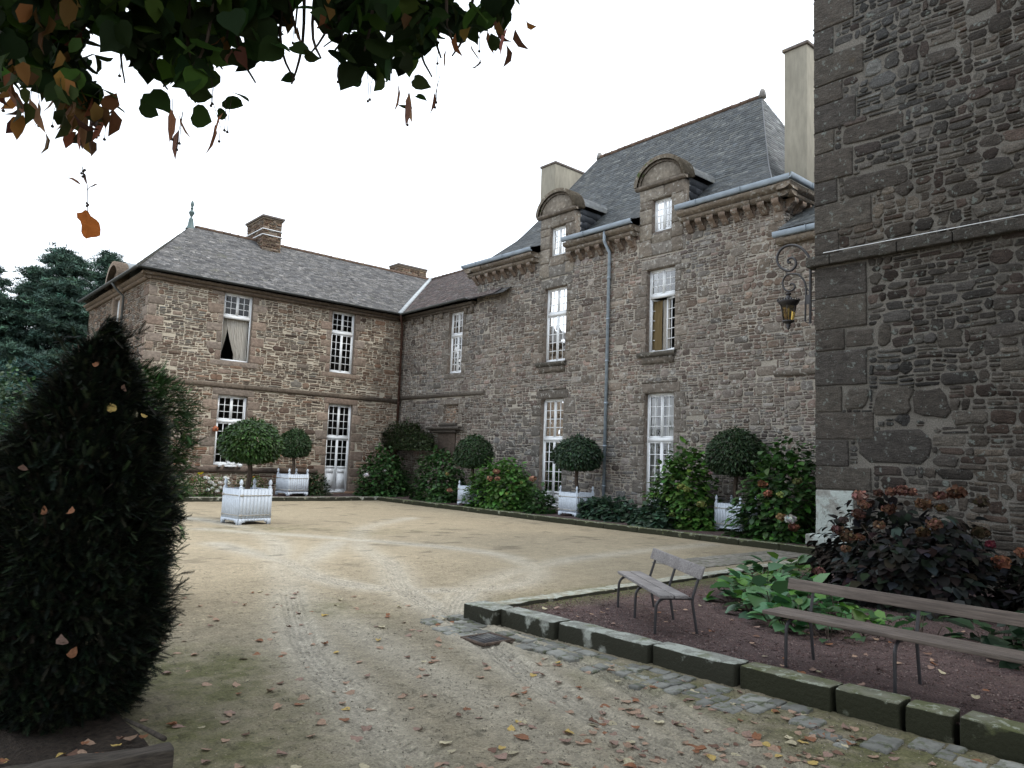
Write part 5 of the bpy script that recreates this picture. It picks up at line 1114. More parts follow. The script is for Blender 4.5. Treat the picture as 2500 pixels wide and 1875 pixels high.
# ------------------------------------------------------------------ yew cones and old timber in the left foreground
NEED = []; NF = []
for k in range(9):
    y = .1+k*.1; l = .2*(1-abs(y-.45)*.8)
    for s in (-1, 1):
        b = len(NEED); NEED += [(0, y-.045, 0), (0, y+.045, 0), (s*l, y+.09, .03)]; NF.append((b, b+1, b+2))
b = len(NEED); NEED += [(-.015, 0, 0), (.015, 0, 0), (0, 1, 0)]; NF.append((b, b+1, b+2))
YEW = (np.array(NEED), np.array(NF))
def yew(label, c, prof, n, L_, pal, seed, trunk=True):
    r = np.random.default_rng(seed); t = thing('yew_cone', label, 'conifer', c)
    hz = np.array([p[0] for p in prof]); hr = np.array([p[1] for p in prof])
    u = r.random(n*3); z = hz[0]+(hz[-1]-hz[0])*u; rad = np.interp(z, hz, hr); keep = r.random(n*3) < (rad/hr.max()); z, rad = z[keep][:n], rad[keep][:n]; n = len(z)
    a = r.uniform(0, 2*math.pi, n); k = np.where(r.random(n) < .66, r.uniform(.84, 1.05, n), r.uniform(.35, .9, n))
    b = 1+.13*vn(a*2.2+seed, z*2.2, 3)+.17*vn(a*4+seed, z*5, 4)+.08*vn(a*9, z*11, 9)+.05*vn(a*14, z*16, 6); R = rad*k*b
    P = np.stack([np.cos(a)*R, np.sin(a)*R, z], 1)+np.array(c)
    P[:, 0] += .09*(P[:, 2]/hz[-1])
    # longer shoots that break the outline
    sh = []
    for q in range(int(n/420)):
        i = int(r.integers(0, n)); zq = z[i]; aq = a[i]; Rq = rad[i]*b[i]; k2 = 22; tt_ = r.random(k2)
        dd = np.array([math.cos(aq), math.sin(aq), r.uniform(.1, 1.1)]); L2 = r.uniform(.08, .2)
        sh.append(np.stack([math.cos(aq)*Rq*.9+dd[0]*tt_*L2, math.sin(aq)*Rq*.9+dd[1]*tt_*L2, zq+dd[2]*tt_*L2], 1)+r.normal(0, .014, (k2, 3))+np.array(c)+[.09*zq/hz[-1], 0, 0])
    sh = np.concatenate(sh)
    gap_ = vn(a*3.1+seed, z*4.2, 21)+.6*vn(a*8, z*9, 22) > .62; P = P[~gap_ | (r.random(n) < .25)]
    P = np.concatenate([P, sh]); n = len(P); dv = P-np.array(c); a = np.arctan2(dv[:, 1], dv[:, 0])
    out = np.stack([np.cos(a), np.sin(a), r.uniform(-.45, .9, n)], 1)
    foliage('foliage', t, P, out, np.stack([-np.cos(a)*.3, -np.sin(a)*.3, np.ones(n)], 1), L_*r.uniform(.6, 1.3, n), YEW, pal, M_need, r, .38, .35)
    # inner twigs and dead foliage fill the middle
    m = MB(); m.tube([np.array(c)+[0, 0, 0], np.array(c)+[.02, 0, hz[-1]*.5], np.array(c)+[0, .02, hz[-1]*.93]], [.07, .05, .012], 7)
    for k in range(70):
        zz_ = r.uniform(.1, .9)*hz[-1]; a_ = r.uniform(0, 6.28); rr_ = np.interp(zz_, hz, hr)*.85; q = np.array([math.cos(a_)*rr_, math.sin(a_)*rr_, zz_+.15]); m.tube([np.array(c)+[0, 0, zz_-.1], np.array(c)+q], [.014, .004], 4, cap=False)
    m.build('trunk', M_bark, t); return t
YP = [(.0045, .009, .005), (.006, .012, .006), (.004, .007, .0045), (.010, .016, .007), (.022, .030, .014), (.012, .011, .007)]
yew('big very dark clipped yew cone in the left foreground with dead leaves caught in it', (1.05, 5.4, 0), [(.05, .44), (.3, .50), (.8, .525), (1.2, .50), (1.6, .38), (1.95, .25), (2.17, .14), (2.35, .06), (2.47, .015)], 62000, .085, YP, 71)
yew('smaller green clipped yew showing behind the big dark cone', (2.05, 8.75, 0), [(.05, .5), (1.5, .6), (2.1, .58), (2.3, .48), (2.48, .2), (2.52, .05)], 15000, .12, [(.02, .045, .014), (.028, .058, .017)], 72)
for i, (x0, x1, y0, y1) in enumerate(((-.55, 1.36, 4.36, 4.09),)):
    pl = thing('timber_edging', 'old grey cracked timber edging the yew bed at the lower left', 'timber', ((x0+x1)/2, (y0+y1)/2, 0))
    rockbox('beam', (1.9, .13, .19), M_log, pl, ((x0+x1)/2, (y0+y1)/2, -.04), seed=77, amp=.012, bev=.012, cut=.07, rz=math.atan2(y1-y0, x1-x0))
yb = MB(); n_ = 24
for i in range(n_):
    for j in range(20):
        q = lambda a, b: (-2+3.32*a/n_, (4.14+(1.36-(-2+3.32*a/n_))*.145)+(b/20)*(2.4), .055+.02*float(vn(a*.9, b*.9, 4))-.05*(b/20)**2)
        yb.quad(q(i, j), q(i+1, j), q(i+1, j+1), q(i, j+1))
tag(yb.build('yew_bed', M_soil, smooth=True), kind='structure', label='dark soil bed under the yew cone', cat='ground')
sk = MB(); sk.tube([(1.285, 4.76, .10), (1.30, 4.5, .13), (1.325, 4.18, .155)], [.009, .012, .014], 6); o = sk.build('fallen_stick', M_log); tag(o, 'bare grey stick leaning on the end of the old timber', 'stick')
sh_x = MB(); 

# ------------------------------------------------------------------ blue cedars, far bush and the far outbuilding on the left
def needle_clump():
    r = np.random.default_rng(1); V = []; F = []
    for k in range(16):
        d = r.normal(0, 1, 3); d[2] = abs(d[2])*.7+.1; d /= np.linalg.norm(d); p = r.normal(0, .35, 3)*[1, 1, .3]; s = np.cross(d, r.normal(0, 1, 3)); s /= np.linalg.norm(s)
        b = len(V); V += [tuple(p-s*.10), tuple(p+s*.10), tuple(p+d*.75)]; F.append((b, b+1, b+2))
    return np.array(V), np.array(F)
CL = needle_clump()
def cedar(label, c, H, R, seed, z0=1.5, shift=(0, 0), n=26, pal=[(.042, .078, .06), (.06, .105, .08), (.03, .056, .044)]):
    r = np.random.default_rng(seed); t = thing('blue_cedar', label, 'conifer', c, 'blue cedars beyond the wing')
    m = MB(); top = np.array(c)+[0, 0, H]
    m.tube([np.array(c), np.array(c)+[.1, 0, H*.5], np.array(c)+[0, 0, H*.97]], [.26, .17, .03], 8); P = []; 
    for lv in range(n):
        f = lv/n; z = z0+(H-z0)*f; Rr = R*(math.sin(min(1, (1-f)*1.25)*math.pi/2)**.8)*(1 if f > .12 else .8)
        for k in range(6 if f < .8 else 4):
            a = r.uniform(0, 6.28); l = Rr*r.uniform(.6, 1.12)+.12; q = np.array([math.cos(a)*l, math.sin(a)*l, l*.12+r.uniform(-.1, .35)]); s = np.array(c)+[0, 0, z]
            m.tube([s, s+q*.5+[0, 0, .1], s+q], [.05, .03, .008], 4, cap=False)
            npt = int(42*l)+10; u = r.uniform(.35, 1.05, npt)**.8; w_ = r.normal(0, .26+.07*l, (npt, 3))*[1, 1, .38]*(1.25-u*.6)[:, None]
            P.append(s+q*u[:, None]+w_+[0, 0, .05])
    P = np.concatenate(P); n_ = len(P); V, F = inst(CL[0], CL[1], P, rotz(n_, r, .3), r.uniform(.17, .34, n_)); cc = colvar(pal, n_, r, .25, .06)
    mesh_np('crown', V, [(F, np.repeat(cc, len(CL[1]), 0), 0)], M_need, t); m.build('trunk', M_bark, t, smooth=True)
cedar('large dense blue-green cedar behind the yew cone at the left', (7.0, 44.5, -1), 12.7, 3.4, 81, n=34)
cedar('slim top of a blue-green cedar just left of the wing roof', (10.3, 49.5, -1), 14.3, 1.9, 82)
cedar('blue-green cedar cut by the left edge of the frame', (3.6, 44.5, -1), 11.6, 2.4, 83, n=30)
cedar('low blue-green cedar below the large one, left of the yew cone', (5.2, 38.5, -1), 6.2, 2.3, 84, z0=.4, n=14, pal=[(.03, .07, .06), (.045, .09, .075)])
shrub('garden_bush', 'light green bush at the left edge behind the yew cone', 'bush', (.75, 17.5, 0), (1.15, 1.0, 3.1), [(.05, .11, .02), (.07, .14, .03)], 5500, .12, leaf_t(.3, .1, .03), 85)
shrub('garden_bush', 'darker green bush below the cedars at the left edge', 'bush', (2.6, 26, 0), (2.2, 1.6, 3.9), [(.025, .055, .025), (.035, .07, .03)], 7500, .16, leaf_t(.3, .1, .03), 86)
ob = thing('outbuilding', 'low stone outbuilding with grey slate roof glimpsed behind the cedars', 'building', (2, 58, 0)); m = MB(); m.box(-14, 9, 58, 66, -1, 5.4, col=(.2, .17, .14)); m.build('wall', M_stoneB, ob)
opos = lambda u, s: (u+0*s, 57.7+4.3*s, 5.4+3.2*s)
roof_obj('roof', ob, [slates(opos, 22, .4, lambda s: (-14.4, 9.4), [(.2, .185, .18), (.24, .22, .21), (.17, .15, .15)], 19)], M_slateA, [[(-14.4, 57.7, 5.38), (9.4, 57.7, 5.38), (9.4, 62, 8.58), (-14.4, 62, 8.58)], [(-14.4, 66.3, 5.38), (9.4, 66.3, 5.38), (9.4, 62, 8.58), (-14.4, 62, 8.58)]])

# ------------------------------------------------------------------ bench bed plants
BIG = leaf_t(.42, .1, .1); BP = [(.05, .12, .05), (.035, .095, .025), (.07, .15, .07), (.06, .15, .02)]
def leafclump(name, label, cat, pts, n, leafl, pal, seed, hgt=.3, m_=None, T=BIG):
    """broad upright leaves rising from crowns scattered over pts [(x,y,r)]"""
    r = np.random.default_rng(seed); t = thing(name, label, cat, (pts[0][0], pts[0][1], .09)); P = []; O = []
    for (x, y, rad, k) in pts:
        a = r.uniform(0, 6.28, k); q = np.sqrt(r.random(k))*rad; z = r.uniform(.05, 1, k)*hgt*(1.1-q/rad*.6); P.append(np.stack([x+np.cos(a)*q, y+np.sin(a)*q, .1+z], 1)); O.append(np.stack([np.cos(a), np.sin(a), .75-q/rad*.9], 1))
    P = np.concatenate(P); O = np.concatenate(O); foliage('foliage', t, P, O, UP(len(P)), r.uniform(.7, 1.25, len(P))*leafl, T, pal, m_ or M_leaf, r, .35, .25)
    m = MB()
    for p, o in list(zip(P, O))[::2]: m.tube([p-[o[0]*.08, o[1]*.08, p[2]-.09], p-o*.02, p], [.006, .005, .004], 4, cap=False)
    m.build('stem', M_bark, t); return t
leafclump('bergenia', 'big-leaved glossy green bergenia clump between short bench and tower foot', 'plant', [(8.0, 4.85, .42, 46), (8.5, 5.0, .45, 50), (9.0, 5.25, .4, 40), (7.65, 4.35, .38, 44), (8.2, 4.3, .4, 40), (7.3, 3.95, .33, 36), (9.7, 5.6, .45, 36), (10.5, 5.75, .4, 24), (8.0, 3.8, .4, 30)], 0, .21, BP, 88, .3)
leafclump('bergenia', 'smaller green bergenia clump seen under the long bench', 'plant', [(7.5, 3.35, .3, 26), (7.1, 3.5, .22, 18), (7.95, 3.0, .25, 14)], 0, .14, [(.03, .075, .025), (.045, .1, .035)], 89, .26)
leafclump('bergenia', 'bergenia clump with shade painted into its green at the right edge behind the long bench', 'plant', [(7.7, 1.9, .4, 50), (8.3, 1.7, .5, 55), (8.0, 2.3, .35, 36), (8.9, 2.0, .5, 40)], 0, .19, [(.01, .026, .011), (.016, .038, .016)], 90, .34)  # leaf greens darkened to stand for the tree's shade here
# dark brown-leaved hydrangea against the tower
DK = [(.014, .015, .014), (.02, .019, .018), (.034, .037, .04), (.011, .01, .009), (.012, .018, .011), (.018, .013, .01)]
PK = (.22, .1, .07)
def zp(a, b, x): return onp(1950+a*.24864, 1150+b*.24864, 0, x)
fls = []
for (a, b, s, c) in [(600, 245, 62, (.36, .16, .13)), (640, 330, 50, (.28, .13, .08)), (780, 215, 40, (.14, .07, .05)), (900, 205, 48, PK), (1020, 190, 55, PK), (1110, 205, 40, PK), (1230, 320, 60, (.2, .1, .05)), (1390, 240, 50, PK), (1550, 215, 68, (.16, .07, .04)), (1800, 300, 55, (.07, .05, .03)), (880, 370, 55, (.13, .06, .035)), (590, 420, 55, (.15, .07, .05)), (440, 480, 40, (.12, .08, .07)), (380, 575, 50, (.18, .08, .07)), (480, 640, 66, (.15, .09, .05)), (600, 650, 45, (.18, .08, .04)), (790, 530, 45, (.3, .17, .1)), (1330, 520, 55, (.26, .13, .08)), (1220, 600, 55, (.12, .07, .03)), (460, 765, 42, (.3, .16, .09)), (195, 985, 48, (.22, .09, .08)), (1780, 600, 60, (.06, .04, .02)), (1400, 360, 45, (.14, .08, .03)), (1880, 715, 38, (.2, .03, .05)), (1990, 890, 62, (.32, .12, .06)), (2200, 800, 50, (.3, .12, .06)), (350, 1390, 55, (.14, .03, .035)), (330, 880, 45, (.1, .06, .04))]:
    c = tuple(np.array(c)*.62+np.mean(c)*.12); x = 9.15 if b < 900 else (8.6 if a > 1000 else 8.7)
    if a > 1850: x = 9.6
    if b > 1300: x = 7.3
    fls.append((*zp(a, b, x), s*.24864/FPX*x/math.cos(.5)*.95, c))
shrub('dark_hydrangea', 'large dark brown-leaved hydrangea with dried rusty heads in front of the tower', 'hydrangea', (9.95, 3.85, .1), (.95, 1.15, 1.12), DK, 2900, .145, HYD, 91, flowers=[f for f in fls[:23] if True], m_=M_leafd, stems=26, droopy=.5, lump=.25)
shrub('dark_hydrangea', 'darker leafless-looking hydrangea at the right edge behind the long bench', 'hydrangea', (10.2, 1.75, .1), (.95, 1.2, .92), DK, 2300, .14, HYD, 92, flowers=fls[23:26], m_=M_leafd, stems=26, droopy=.5)

# ------------------------------------------------------------------ lime tree overhead
def lime_leaf():
    V = [(0, 0, 0), (-.22, -.07, .03), (-.43, .08, .06), (-.48, .33, .07), (-.36, .62, .04), (-.16, .84, 0), (0, 1.04, -.09), (.16, .84, 0), (.36, .62, .04), (.48, .33, .07), (.43, .08, .06), (.22, -.07, .03), (0, .4, 0)]
    F = [(12, i, i+1) for i in range(0, 11)]+[(12, 11, 0)]
    return np.array(V), np.array(F)
LL = lime_leaf(); BR = leaf_t(.13, .1, .04)
lime = thing('lime_tree', 'overhanging lime tree with drooping leafy branches across the top left of the view', 'tree', (-2.6, -2.2, 0))
def inpix(P):
    q = (P-CAM)@M3.T; z = q[:, 2]; u = 1250+FPX*q[:, 0]/np.maximum(z, .01); v = 937.5+FPX*q[:, 1]/np.maximum(z, .01); return u, v, z
def atp(px, py, D):
    d = np.stack([(np.asarray(px)-1250)/FPX, (np.asarray(py)-937.5)/FPX, np.ones(np.shape(px))], -1)@M3; d /= np.linalg.norm(d, axis=-1)[..., None]; return CAM+d*np.asarray(D)[..., None]
PB = np.array([(-60, -80), (-60, 400), (100, 415), (200, 440), (260, 480), (330, 545), (400, 500), (430, 420), (400, 330), (345, 200), (350, 170), (470, 190), (490, 250), (570, 290), (620, 380), (730, 400), (760, 430), (850, 420), (900, 330), (990, 330), (1060, 335), (1100, 280), (1170, 320), (1190, 210), (1225, 160), (1235, 10), (1250, 10), (1310, 95), (1300, 180), (1380, 210), (1400, 360), (1530, 400), (1640, 390), (1730, 340), (1760, 280), (1850, 215), (1960, 205), (2080, 160), (2140, 100), (2150, 40), (2130, -80)])*.5877
def inside(px, py, poly):
    c = np.zeros(len(px), bool); j = len(poly)-1
    for i in range(len(poly)):
        xi, yi = poly[i]; xj, yj = poly[j]; c ^= ((yi > py) != (yj > py)) & (px < (xj-xi)*(py-yi)/(yj-yi+1e-9)+xi); j = i
    return c
r = np.random.default_rng(17)
px = r.uniform(-60, 1290, 9000); py = r.uniform(-60, 320, 9000)
ok = inside(px, py, PB)
for dx, dy in ((0, 34), (20, 16), (-20, 16)): ok &= inside(px+dx, np.maximum(py+dy, -30), PB) | (py < -10)
hole = vn(px*.017, py*.019, 77) > .48; ok &= ~hole | (r.random(9000) < .12)
px, py = px[ok][:1150], py[ok][:1150]; n = len(px); D = r.uniform(2.5, 3.6, n)
P = atp(px, py, D); o = np.stack([r.normal(0, .5, n), r.normal(0, .5, n), -np.abs(r.normal(.7, .35, n))], 1)
nrm = r.normal(0, 1, (n, 3))*[1, 1, .9]
vis = foliage('foliage', lime, P-o/np.linalg.norm(o, axis=1)[:, None]*.04, o, nrm, r.uniform(.05, .09, n), LL, [(.014, .03, .009), (.02, .042, .01), (.012, .024, .008), (.035, .07, .012)], M_lime, r, .25, .3)
# browned leaves, mostly on the left
aut = [(110, 15, 12), (60, 170, 10), (175, 210, 22), (215, 250, 22), (190, 290, 14), (80, 270, 5), (30, 160, 8), (165, 120, 10), (190, 5, 8), (1000, 90, 5), (780, 15, 6), (1240, 60, 8), (540, 100, 4), (20, 200, 6), (160, 30, 8), (1140, 95, 4)]
ax_, ay_ = [], []
for (a, b, k) in aut: ax_ += list(r.normal(a, 28, k)); ay_ += list(r.normal(b, 24, k))
ax_, ay_ = np.array(ax_), np.array(ay_); n = len(ax_); P = atp(ax_, ay_, r.uniform(2.35, 2.9, n)); o = np.stack([r.normal(0, .35, n), r.normal(0, .35, n), -np.ones(n)], 1)
foliage('brown_foliage', lime, P, o, r.normal(0, 1, (n, 3)), r.uniform(.045, .08, n), leaf_t(.3, .25, .12), [(.09, .038, .018), (.12, .06, .02), (.065, .03, .02), (.2, .105, .03), (.03, .04, .012), (.025, .04, .012)], M_limeb, r, .25, .3)
# separate leaves and bracts that hang below the mass
ext = [(395, 240, 1.1, 0), (370, 268, .9, 1), (270, 228, .9, 0), (290, 262, .8, 0), (600, 240, .8, 0), (500, 290, .95, 1), (580, 255, .85, 0), (560, 290, .5, 0), (490, 230, 1, 0), (1040, 205, .75, 0), (1045, 245, .5, 0), (975, 262, .6, 0), (240, 120, .8, 0), (265, 150, .7, 0), (700, 120, .7, 0), (745, 125, .8, 0), (775, 145, .6, 0), (735, 25, .8, 0), (690, 190, .6, 0)]
E = np.array(ext); n = len(E); P = atp(E[:, 0], E[:, 1], r.uniform(2.5, 2.9, n)); o = np.array([[.75, -.65, -.15]])*r.choice([-1, 1], n)[:, None]+[0, 0, -.25]
foliage('foliage', lime, P-o*.04, o, r.normal(0, 1, (n, 3)), .08*E[:, 2], LL, [(.03, .055, .015)], M_lime, r, .15, .2)
br = [(418, 290), (437, 300), (438, 340), (545, 300), (525, 325), (72, 265), (92, 270), (175, 280), (200, 290), (225, 275), (250, 300), (160, 300), (971, 225), (996, 262), (1000, 250), (1148, 130), (1090, 145), (1060, 250), (1240, 90), (1190, 100), (15, 235), (205, 320), (215, 300), (135, 250), (727, 90)]
E = np.array(br); n = len(E); P = atp(E[:, 0], E[:, 1]-25, r.uniform(2.5, 2.8, n)); o = np.stack([r.normal(0, .25, n), r.normal(0, .25, n), -np.ones(n)], 1)
foliage('bract', lime, P, o, r.normal(0, 1, (n, 3)), r.uniform(.075, .11, n), BR, [(.3, .16, .1), (.25, .12, .07)], M_lime, r, .1, .2)
m = MB()
for (a, b) in [(432, 365), (438, 350), (420, 340), (535, 345), (548, 318), (555, 322), (8, 270), (95, 307), (128, 308), (150, 322), (166, 323), (192, 345), (197, 340), (218, 315), (235, 335), (255, 340), (995, 305), (1062, 262), (1065, 250), (1220, 118), (1170, 125), (898, 247), (518, 253), (515, 258), (292, 185), (715, 105), (1068, 155), (160, 318), (240, 330), (70, 290), (825, 200), (903, 243)]:
    m = MB(); p = atp(a, b, 2.65); m.lathe([(.001, -.005), (.0045, -.003), (.0048, .001), (.001, .005)], tuple(p), 6); m.tube([p, p+[0, 0, .05], p+[r.normal(0, .01), r.normal(0, .01), .12]], .0012, 4, cap=False); m.build('fruit', M_bark, lime)
# twigs and limbs
m = MB(); tr_ = Vector((-2.6, -2.2, 0))
m.tube(smooth([(-2.6, -2.2, -.1), (-2.58, -2.2, 1), (-2.5, -2.15, 2.6), (-2.3, -2.1, 4.6), (-2.2, -2.0, 7.5)], 4), [.36]+[.3-.013*i for i in range(16)], 12)
r2 = random.Random(4); tips = []
limbs = [((-2.4, -2.1, 3.6), (-.8, .2, 5.2), (.9, 2.6, 4.4)), ((-2.4, -2.1, 3.3), (-1.2, .5, 4.4), (-.2, 3.0, 3.6)), ((-2.3, -2.1, 4.4), (.6, -.6, 6.2), (3.6, 1.0, 5.8)), ((-2.3, -2, 4.6), (-.2, -2.6, 6.2), (3.6, -2.6, 6.6)), ((-2.3, -2, 4.9), (-3.8, .5, 6.5), (-4.5, 3.0, 6.5)), ((-2.4, -2.1, 4.0), (.2, -.4, 4.9), (1.9, 1.9, 3.9)), ((-2.2, -2, 5.4), (1, -3, 8), (6, -1.6, 7.4))]
for l in limbs:
    s = smooth(l, 8); m.tube(s, [.12*(1-i/len(s))+.015 for i in range(len(s))], 7)
for cl_ in range(34):
    q = atp(r.uniform(0, 1200), r.uniform(-40, 120), r.uniform(2.6, 3.4)); s = Vector(q)+Vector((r.normal(0, .15), -.35, .9)); m.tube(smooth([s, Vector(q)+Vector((0, -.05, .35)), Vector(q), Vector(q)+Vector((r.normal(0, .06), r.normal(0, .06), -.12))], 4), [.009-.0005*i for i in range(13)], 4, cap=False)
m.build('trunk', M_bark, lime, smooth=True)
# the rest of the crown, above and behind the camera
n = 36000
C_ = np.array([[-2.0, -1.5, 7.2], [2.2, -1.0, 7.0], [-.5, 1.5, 6.4], [4.6, -2.2, 7.6], [-4.5, 1.5, 6.8], [1.5, -4.5, 6.8], [7.2, -1.6, 7.6], [5.2, .6, 7.4]]); RR = np.array([[3.6, 3.4, 2.6], [3.2, 3.2, 2.2], [2.8, 2.6, 1.8], [3, 3, 2.2], [2.6, 2.8, 2.2], [3.4, 2.6, 2.4], [2.8, 2.6, 1.9], [2.6, 2.2, 1.6]])
k = r.integers(0, len(C_), n); v = r.normal(0, 1, (n, 3)); v /= np.linalg.norm(v, axis=1)[:, None]; P = C_[k]+v*RR[k]*(r.random(n)**.4)[:, None]
u_, v_, z_ = inpix(P); bad = (z_ > 0) & (u_ > -260) & (u_ < 2760) & (v_ > -140); P = P[~bad & (P[:, 2] > 2.6)]; n = len(P)
P2 = atp(r.uniform(-300, 1230, 2200), r.uniform(-620, -50, 2200), r.uniform(2.6, 4.2, 2200)); P = np.concatenate([P, P2]); n = len(P); o = np.stack([r.normal(0, .5, n), r.normal(0, .5, n), -np.abs(r.normal(.5, .3, n))], 1)
lf4 = leaf_t(.45, .1, .04)
V, F = inst(lf4[0], lf4[1], P, frames(o, r.normal(0, .4, (n, 3))+[0, 0, 1], r, .3), np.where(np.arange(n) < n-2200, 1, .6)*r.uniform(.17, .26, n)); mesh_np('foliage', V, [(F, np.repeat(colvar([(.04, .08, .015), (.03, .06, .012)], n, r), len(lf4[1]), 0), 0)], M_lime, lime)

# the sprig hanging on a thread
sp_ = thing('hanging_sprig', 'single orange-brown lime leaf and sprig dangling on a fine thread against the sky', 'leaf', tuple(float(v) for v in atp(210, 500, 2.6)))
A = lambda a, b: atp(a, b, 2.6)
m = MB(); m.tube(smooth([A(200, 405), A(205, 425), A(213, 452), A(213, 500), A(214, 520)], 4), .0012, 5); m.tube(smooth([A(213, 465), A(222, 455), A(237, 450)], 3), .0012, 5); m.tube([A(208, 585), A(202, 600), A(199, 614)], .0008, 4); m.tube([A(204, 300), A(201, 350), A(200, 405)], .0004, 3); m.build('stem', M_bark, sp_)
def flatleaf(name, pts, parent, m_, col, crink=.006):
    c = np.mean(pts, 0); P = [A(c[0], c[1])]; vd = P[0]-CAM; vd /= np.linalg.norm(vd)
    for i, q in enumerate(pts): P.append(A(*q)+vd*crink*math.sin(i*2.1)*1.5)
    n = len(pts); mm = MB(); mm.add(P, [(0, i+1, (i+1) % n+1) for i in range(n)], col); return mm.build(name, m_, parent)
flatleaf('leaf', [(187, 520), (200, 518), (208, 512), (215, 515), (222, 527), (236, 537), (243, 545), (246, 560), (245, 575), (235, 579), (222, 580), (211, 583), (203, 577), (198, 566), (199, 550), (196, 540), (188, 532)], sp_, M_lime, (.42, .13, .03))
flatleaf('bract', [(163, 433), (178, 434), (190, 441), (200, 452), (190, 448), (176, 439)], sp_, M_lime, (.3, .16, .1)); flatleaf('bract', [(202, 420), (210, 430), (214, 452), (208, 445), (202, 432)], sp_, M_lime, (.2, .12, .1)); flatleaf('bract', [(222, 457), (230, 449), (238, 448), (230, 455)], sp_, M_lime, (.25, .14, .1))
m = MB()
for a, b in ((203, 418), (199, 423), (206, 427), (202, 431), (207, 415), (212, 496), (215, 500), (212, 503)): m = MB(); m.lathe([(.001, -.004), (.004, -.002), (.004, .001), (.001, .004)], tuple(A(a, b)), 6); m.build('fruit', M_bark, sp_)

# ------------------------------------------------------------------ fallen leaves
def fleaf(curl, fold, w_, seed):
    r = np.random.default_rng(seed); V = LL[0].copy()*[w_, 1, 1]; V[:, 1] -= .45; V += r.normal(0, .03, V.shape)*[1, 1, .5]
    V[:, 2] = np.abs(V[:, 0])**1.5*fold*2.2+curl*(V[:, 1]**2)*1.6+r.normal(0, .015, len(V))+.02; return V, LL[1]
LT = [fleaf(.08, .06, 1, 1), fleaf(.3, .2, .95, 2), fleaf(.15, .5, .85, 3), fleaf(-.12, .25, 1, 4), fleaf(.6, .2, .85, 5), fleaf(.03, .04, 1.1, 6)]
KIND = [('curled rust-brown', (.21, .095, .05)), ('pale pinkish-tan', (.33, .22, .155)), ('yellow-ochre', (.42, .3, .1)), ('pale cream', (.42, .37, .25)), ('dull reddish-brown', (.15, .085, .06)), ('faded pink-brown', (.25, .165, .13))]
WK = [.16, .36, .06, .11, .08, .23]
LM = {}
for i, T in enumerate(LT):
    for j, (nm, c) in enumerate(KIND):
        o = mesh_np('fallen_leaf', T[0], [(T[1], np.array([c])*np.random.default_rng(i*7+j).uniform(.8, 1.15), 0)], M_dry); LM[i, j] = o.data; bpy.data.objects.remove(o)
r = np.random.default_rng(33); spots_ = []
tries = 0
while len(spots_) < 420 and tries < 30000:
    tries += 1
    x = r.uniform(-.2, 5.1); y = 2.2+6.5*r.random()**2.1
    if r.random() < .28: x = r.uniform(1.3, 5.1); y = 1.6+1.9*r.random()
    xo = 4.98+.35*(6-y)/4.2-.12
    if x > min(xo, 5.2): continue
    if (x-1.08)**2+(y-5.42)**2 < .25: continue
    if y > 5.2 and r.random() < .25: continue
    u, v, z = inpix(np.array([[x, y, 0.]]))
    if z[0] < .3 or not (-20 < u[0] < 2520 and v[0] < 1900): continue
    if u[0] < 420 and v[0] > 1560 and not (x > 1.42): continue
    spots_.append((x, y, 'drive'))
for _ in range(90):
    x = r.uniform(5.6, 8.6); y = r.uniform(1.6, 5.9); spots_.append((x, y, 'bed'))
for _ in range(26): x = r.uniform(.1, 1.3); spots_.append((x, 4.33-(x-.4)*.09+r.uniform(.06, .28), 'yew'))
spots_.sort(key=lambda p: p[0]**2+p[1]**2)
PL = {'drive': ('lying on the sandy drive', 'fallen leaves on the drive', 0.0), 'bed': ('lying on the dark red gravel bed', 'fallen leaves on the gravel bed', .105), 'yew': ('heaped behind the old timber edging', 'fallen leaves behind the timber', .06)}
zgrid = zz.reshape(nx, ny)
def gz(x, y):
    i = np.clip(np.searchsorted(gx, x), 0, nx-1); j = np.clip(np.searchsorted(gy, y), 0, ny-1); return float(zgrid[i, j])
rest = []
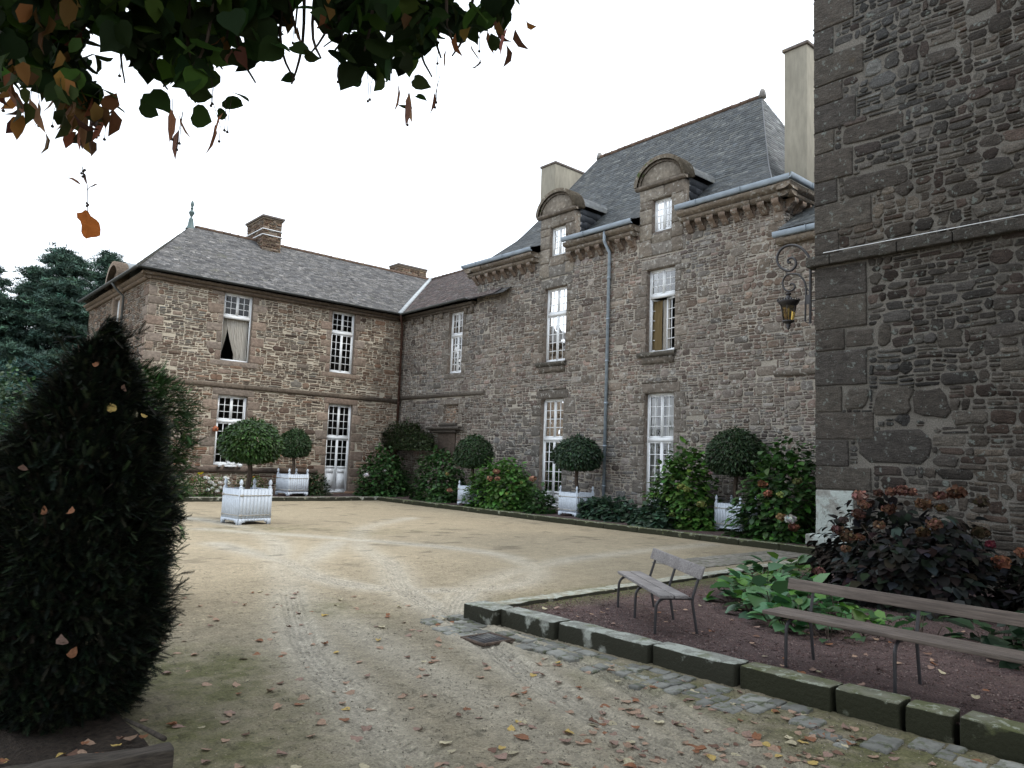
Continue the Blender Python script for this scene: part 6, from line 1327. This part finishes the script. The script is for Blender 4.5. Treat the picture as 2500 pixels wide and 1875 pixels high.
for q, (x, y, where) in enumerate(spots_):
    i = int(r.choice(6, p=[.26, .2, .1, .12, .07, .25])); j = int(r.choice(6, p=WK)); lab, grp, z = PL[where]
    if where == 'drive': z = gz(x, y)+.003
    if where == 'yew': i = int(r.integers(1, 5)); j = int(r.choice([0, 2, 1, 4])); z += r.uniform(0, .05)
    s = r.uniform(.036, .076)*(1.2 if where == 'yew' else 1); e = (r.normal(0, .12), r.normal(0, .12), r.uniform(0, 6.28))
    if q < 292:
        o = bpy.data.objects.new('fallen_leaf', LM[i, j]); COL.objects.link(o); o.location = (x, y, z); o.scale = (s,)*3; o.rotation_euler = e; zn = ''
        if where == 'drive': zn = (' close to the setts' if x > 4.1+.35*(6-y)/4.2 else ' left of the tyre tracks' if x < 2.2 else ' in mid drive') + (' nearest the camera' if y < 3.4 else ' by the kerb corner' if (y > 4.9 and x > 3.9) else ' farther back' if y > 4.2 else '')
        if where == 'bed': zn = ' under the long bench' if 5.6 < x < 6.3 and y < 3.3 else ' near the short bench' if y > 3.9 else ' between benches and plants'
        if where == 'yew': zn = ''
        sz = ['nearly flat ', 'cupped ', 'folded ', 'upturned ', 'tightly rolled ', 'pressed flat '][i]
        tag(o, sz+KIND[j][0].replace('curled ', '')+' leaf '+(lab if where != 'drive' else 'lying')+zn, 'fallen leaf', grp+', '+sz+KIND[j][0]+zn)
    else: rest.append((x, y, z, s, e, i, j))
Vs, G, off = [], [], 0
for (x, y, z, s, e, i, j) in rest:
    Mx = np.array(Euler(e).to_matrix()); V = LT[i][0]*s@Mx.T+[x, y, z]; G.append((LT[i][1]+off, np.array([KIND[j][1]]), 0)); Vs.append(V); off += len(V)
tag(mesh_np('leaf_litter', np.concatenate(Vs), G, M_dry), 'farther scattered fallen leaves too many to count', 'leaf litter', kind='stuff')
# dead leaves caught in the yew
CY = np.array([1.08, 5.4]); vy = [(272, 995, 2, .06), (332, 1012, 3, .04), (350, 1016, 2, .04), (385, 1020, 2, .05), (150, 1570, 5, .08), (110, 1245, 0, .045), (55, 1145, 4, .06), (290, 840, 1, .035), (330, 862, 0, .05), (235, 890, 0, .04), (300, 950, 4, .05), (178, 1595, 0, .06), (175, 1250, 0, .05)]
PLC = ['near the top', 'at middle height', 'near the foot']
for (a, b, j, s) in vy:
    d = atp(a, b, 1.0)-CAM; best = None      # first hit with the cone's surface
    for D in np.arange(4.2, 5.6, .02):
        p = CAM+d*D; R_ = np.interp(p[2], [.05, .3, .8, 1.2, 1.6, 1.95, 2.17, 2.35, 2.46], [.44, .50, .525, .50, .38, .25, .14, .06, .015])*1.1+.04
        if math.hypot(p[0]-CY[0], p[1]-CY[1]) < R_: best = p-d*.03; break
    if best is None: continue
    o = bpy.data.objects.new('caught_leaf', LM[int(r.integers(1, 5)), j]); COL.objects.link(o); o.location = best; o.scale = (s,)*3; o.rotation_euler = (r.uniform(.4, 1.6), r.normal(0, .4), r.normal(-.2, .5))
    tag(o, KIND[j][0]+' dead leaf caught in the dark yew cone '+PLC[0 if best[2] > 1.75 else 1 if best[2] > .9 else 2], 'dead leaf', 'dead leaves caught in the yew, '+KIND[j][0])
for o in list(bpy.data.meshes):
    if o.users == 0: bpy.data.meshes.remove(o)
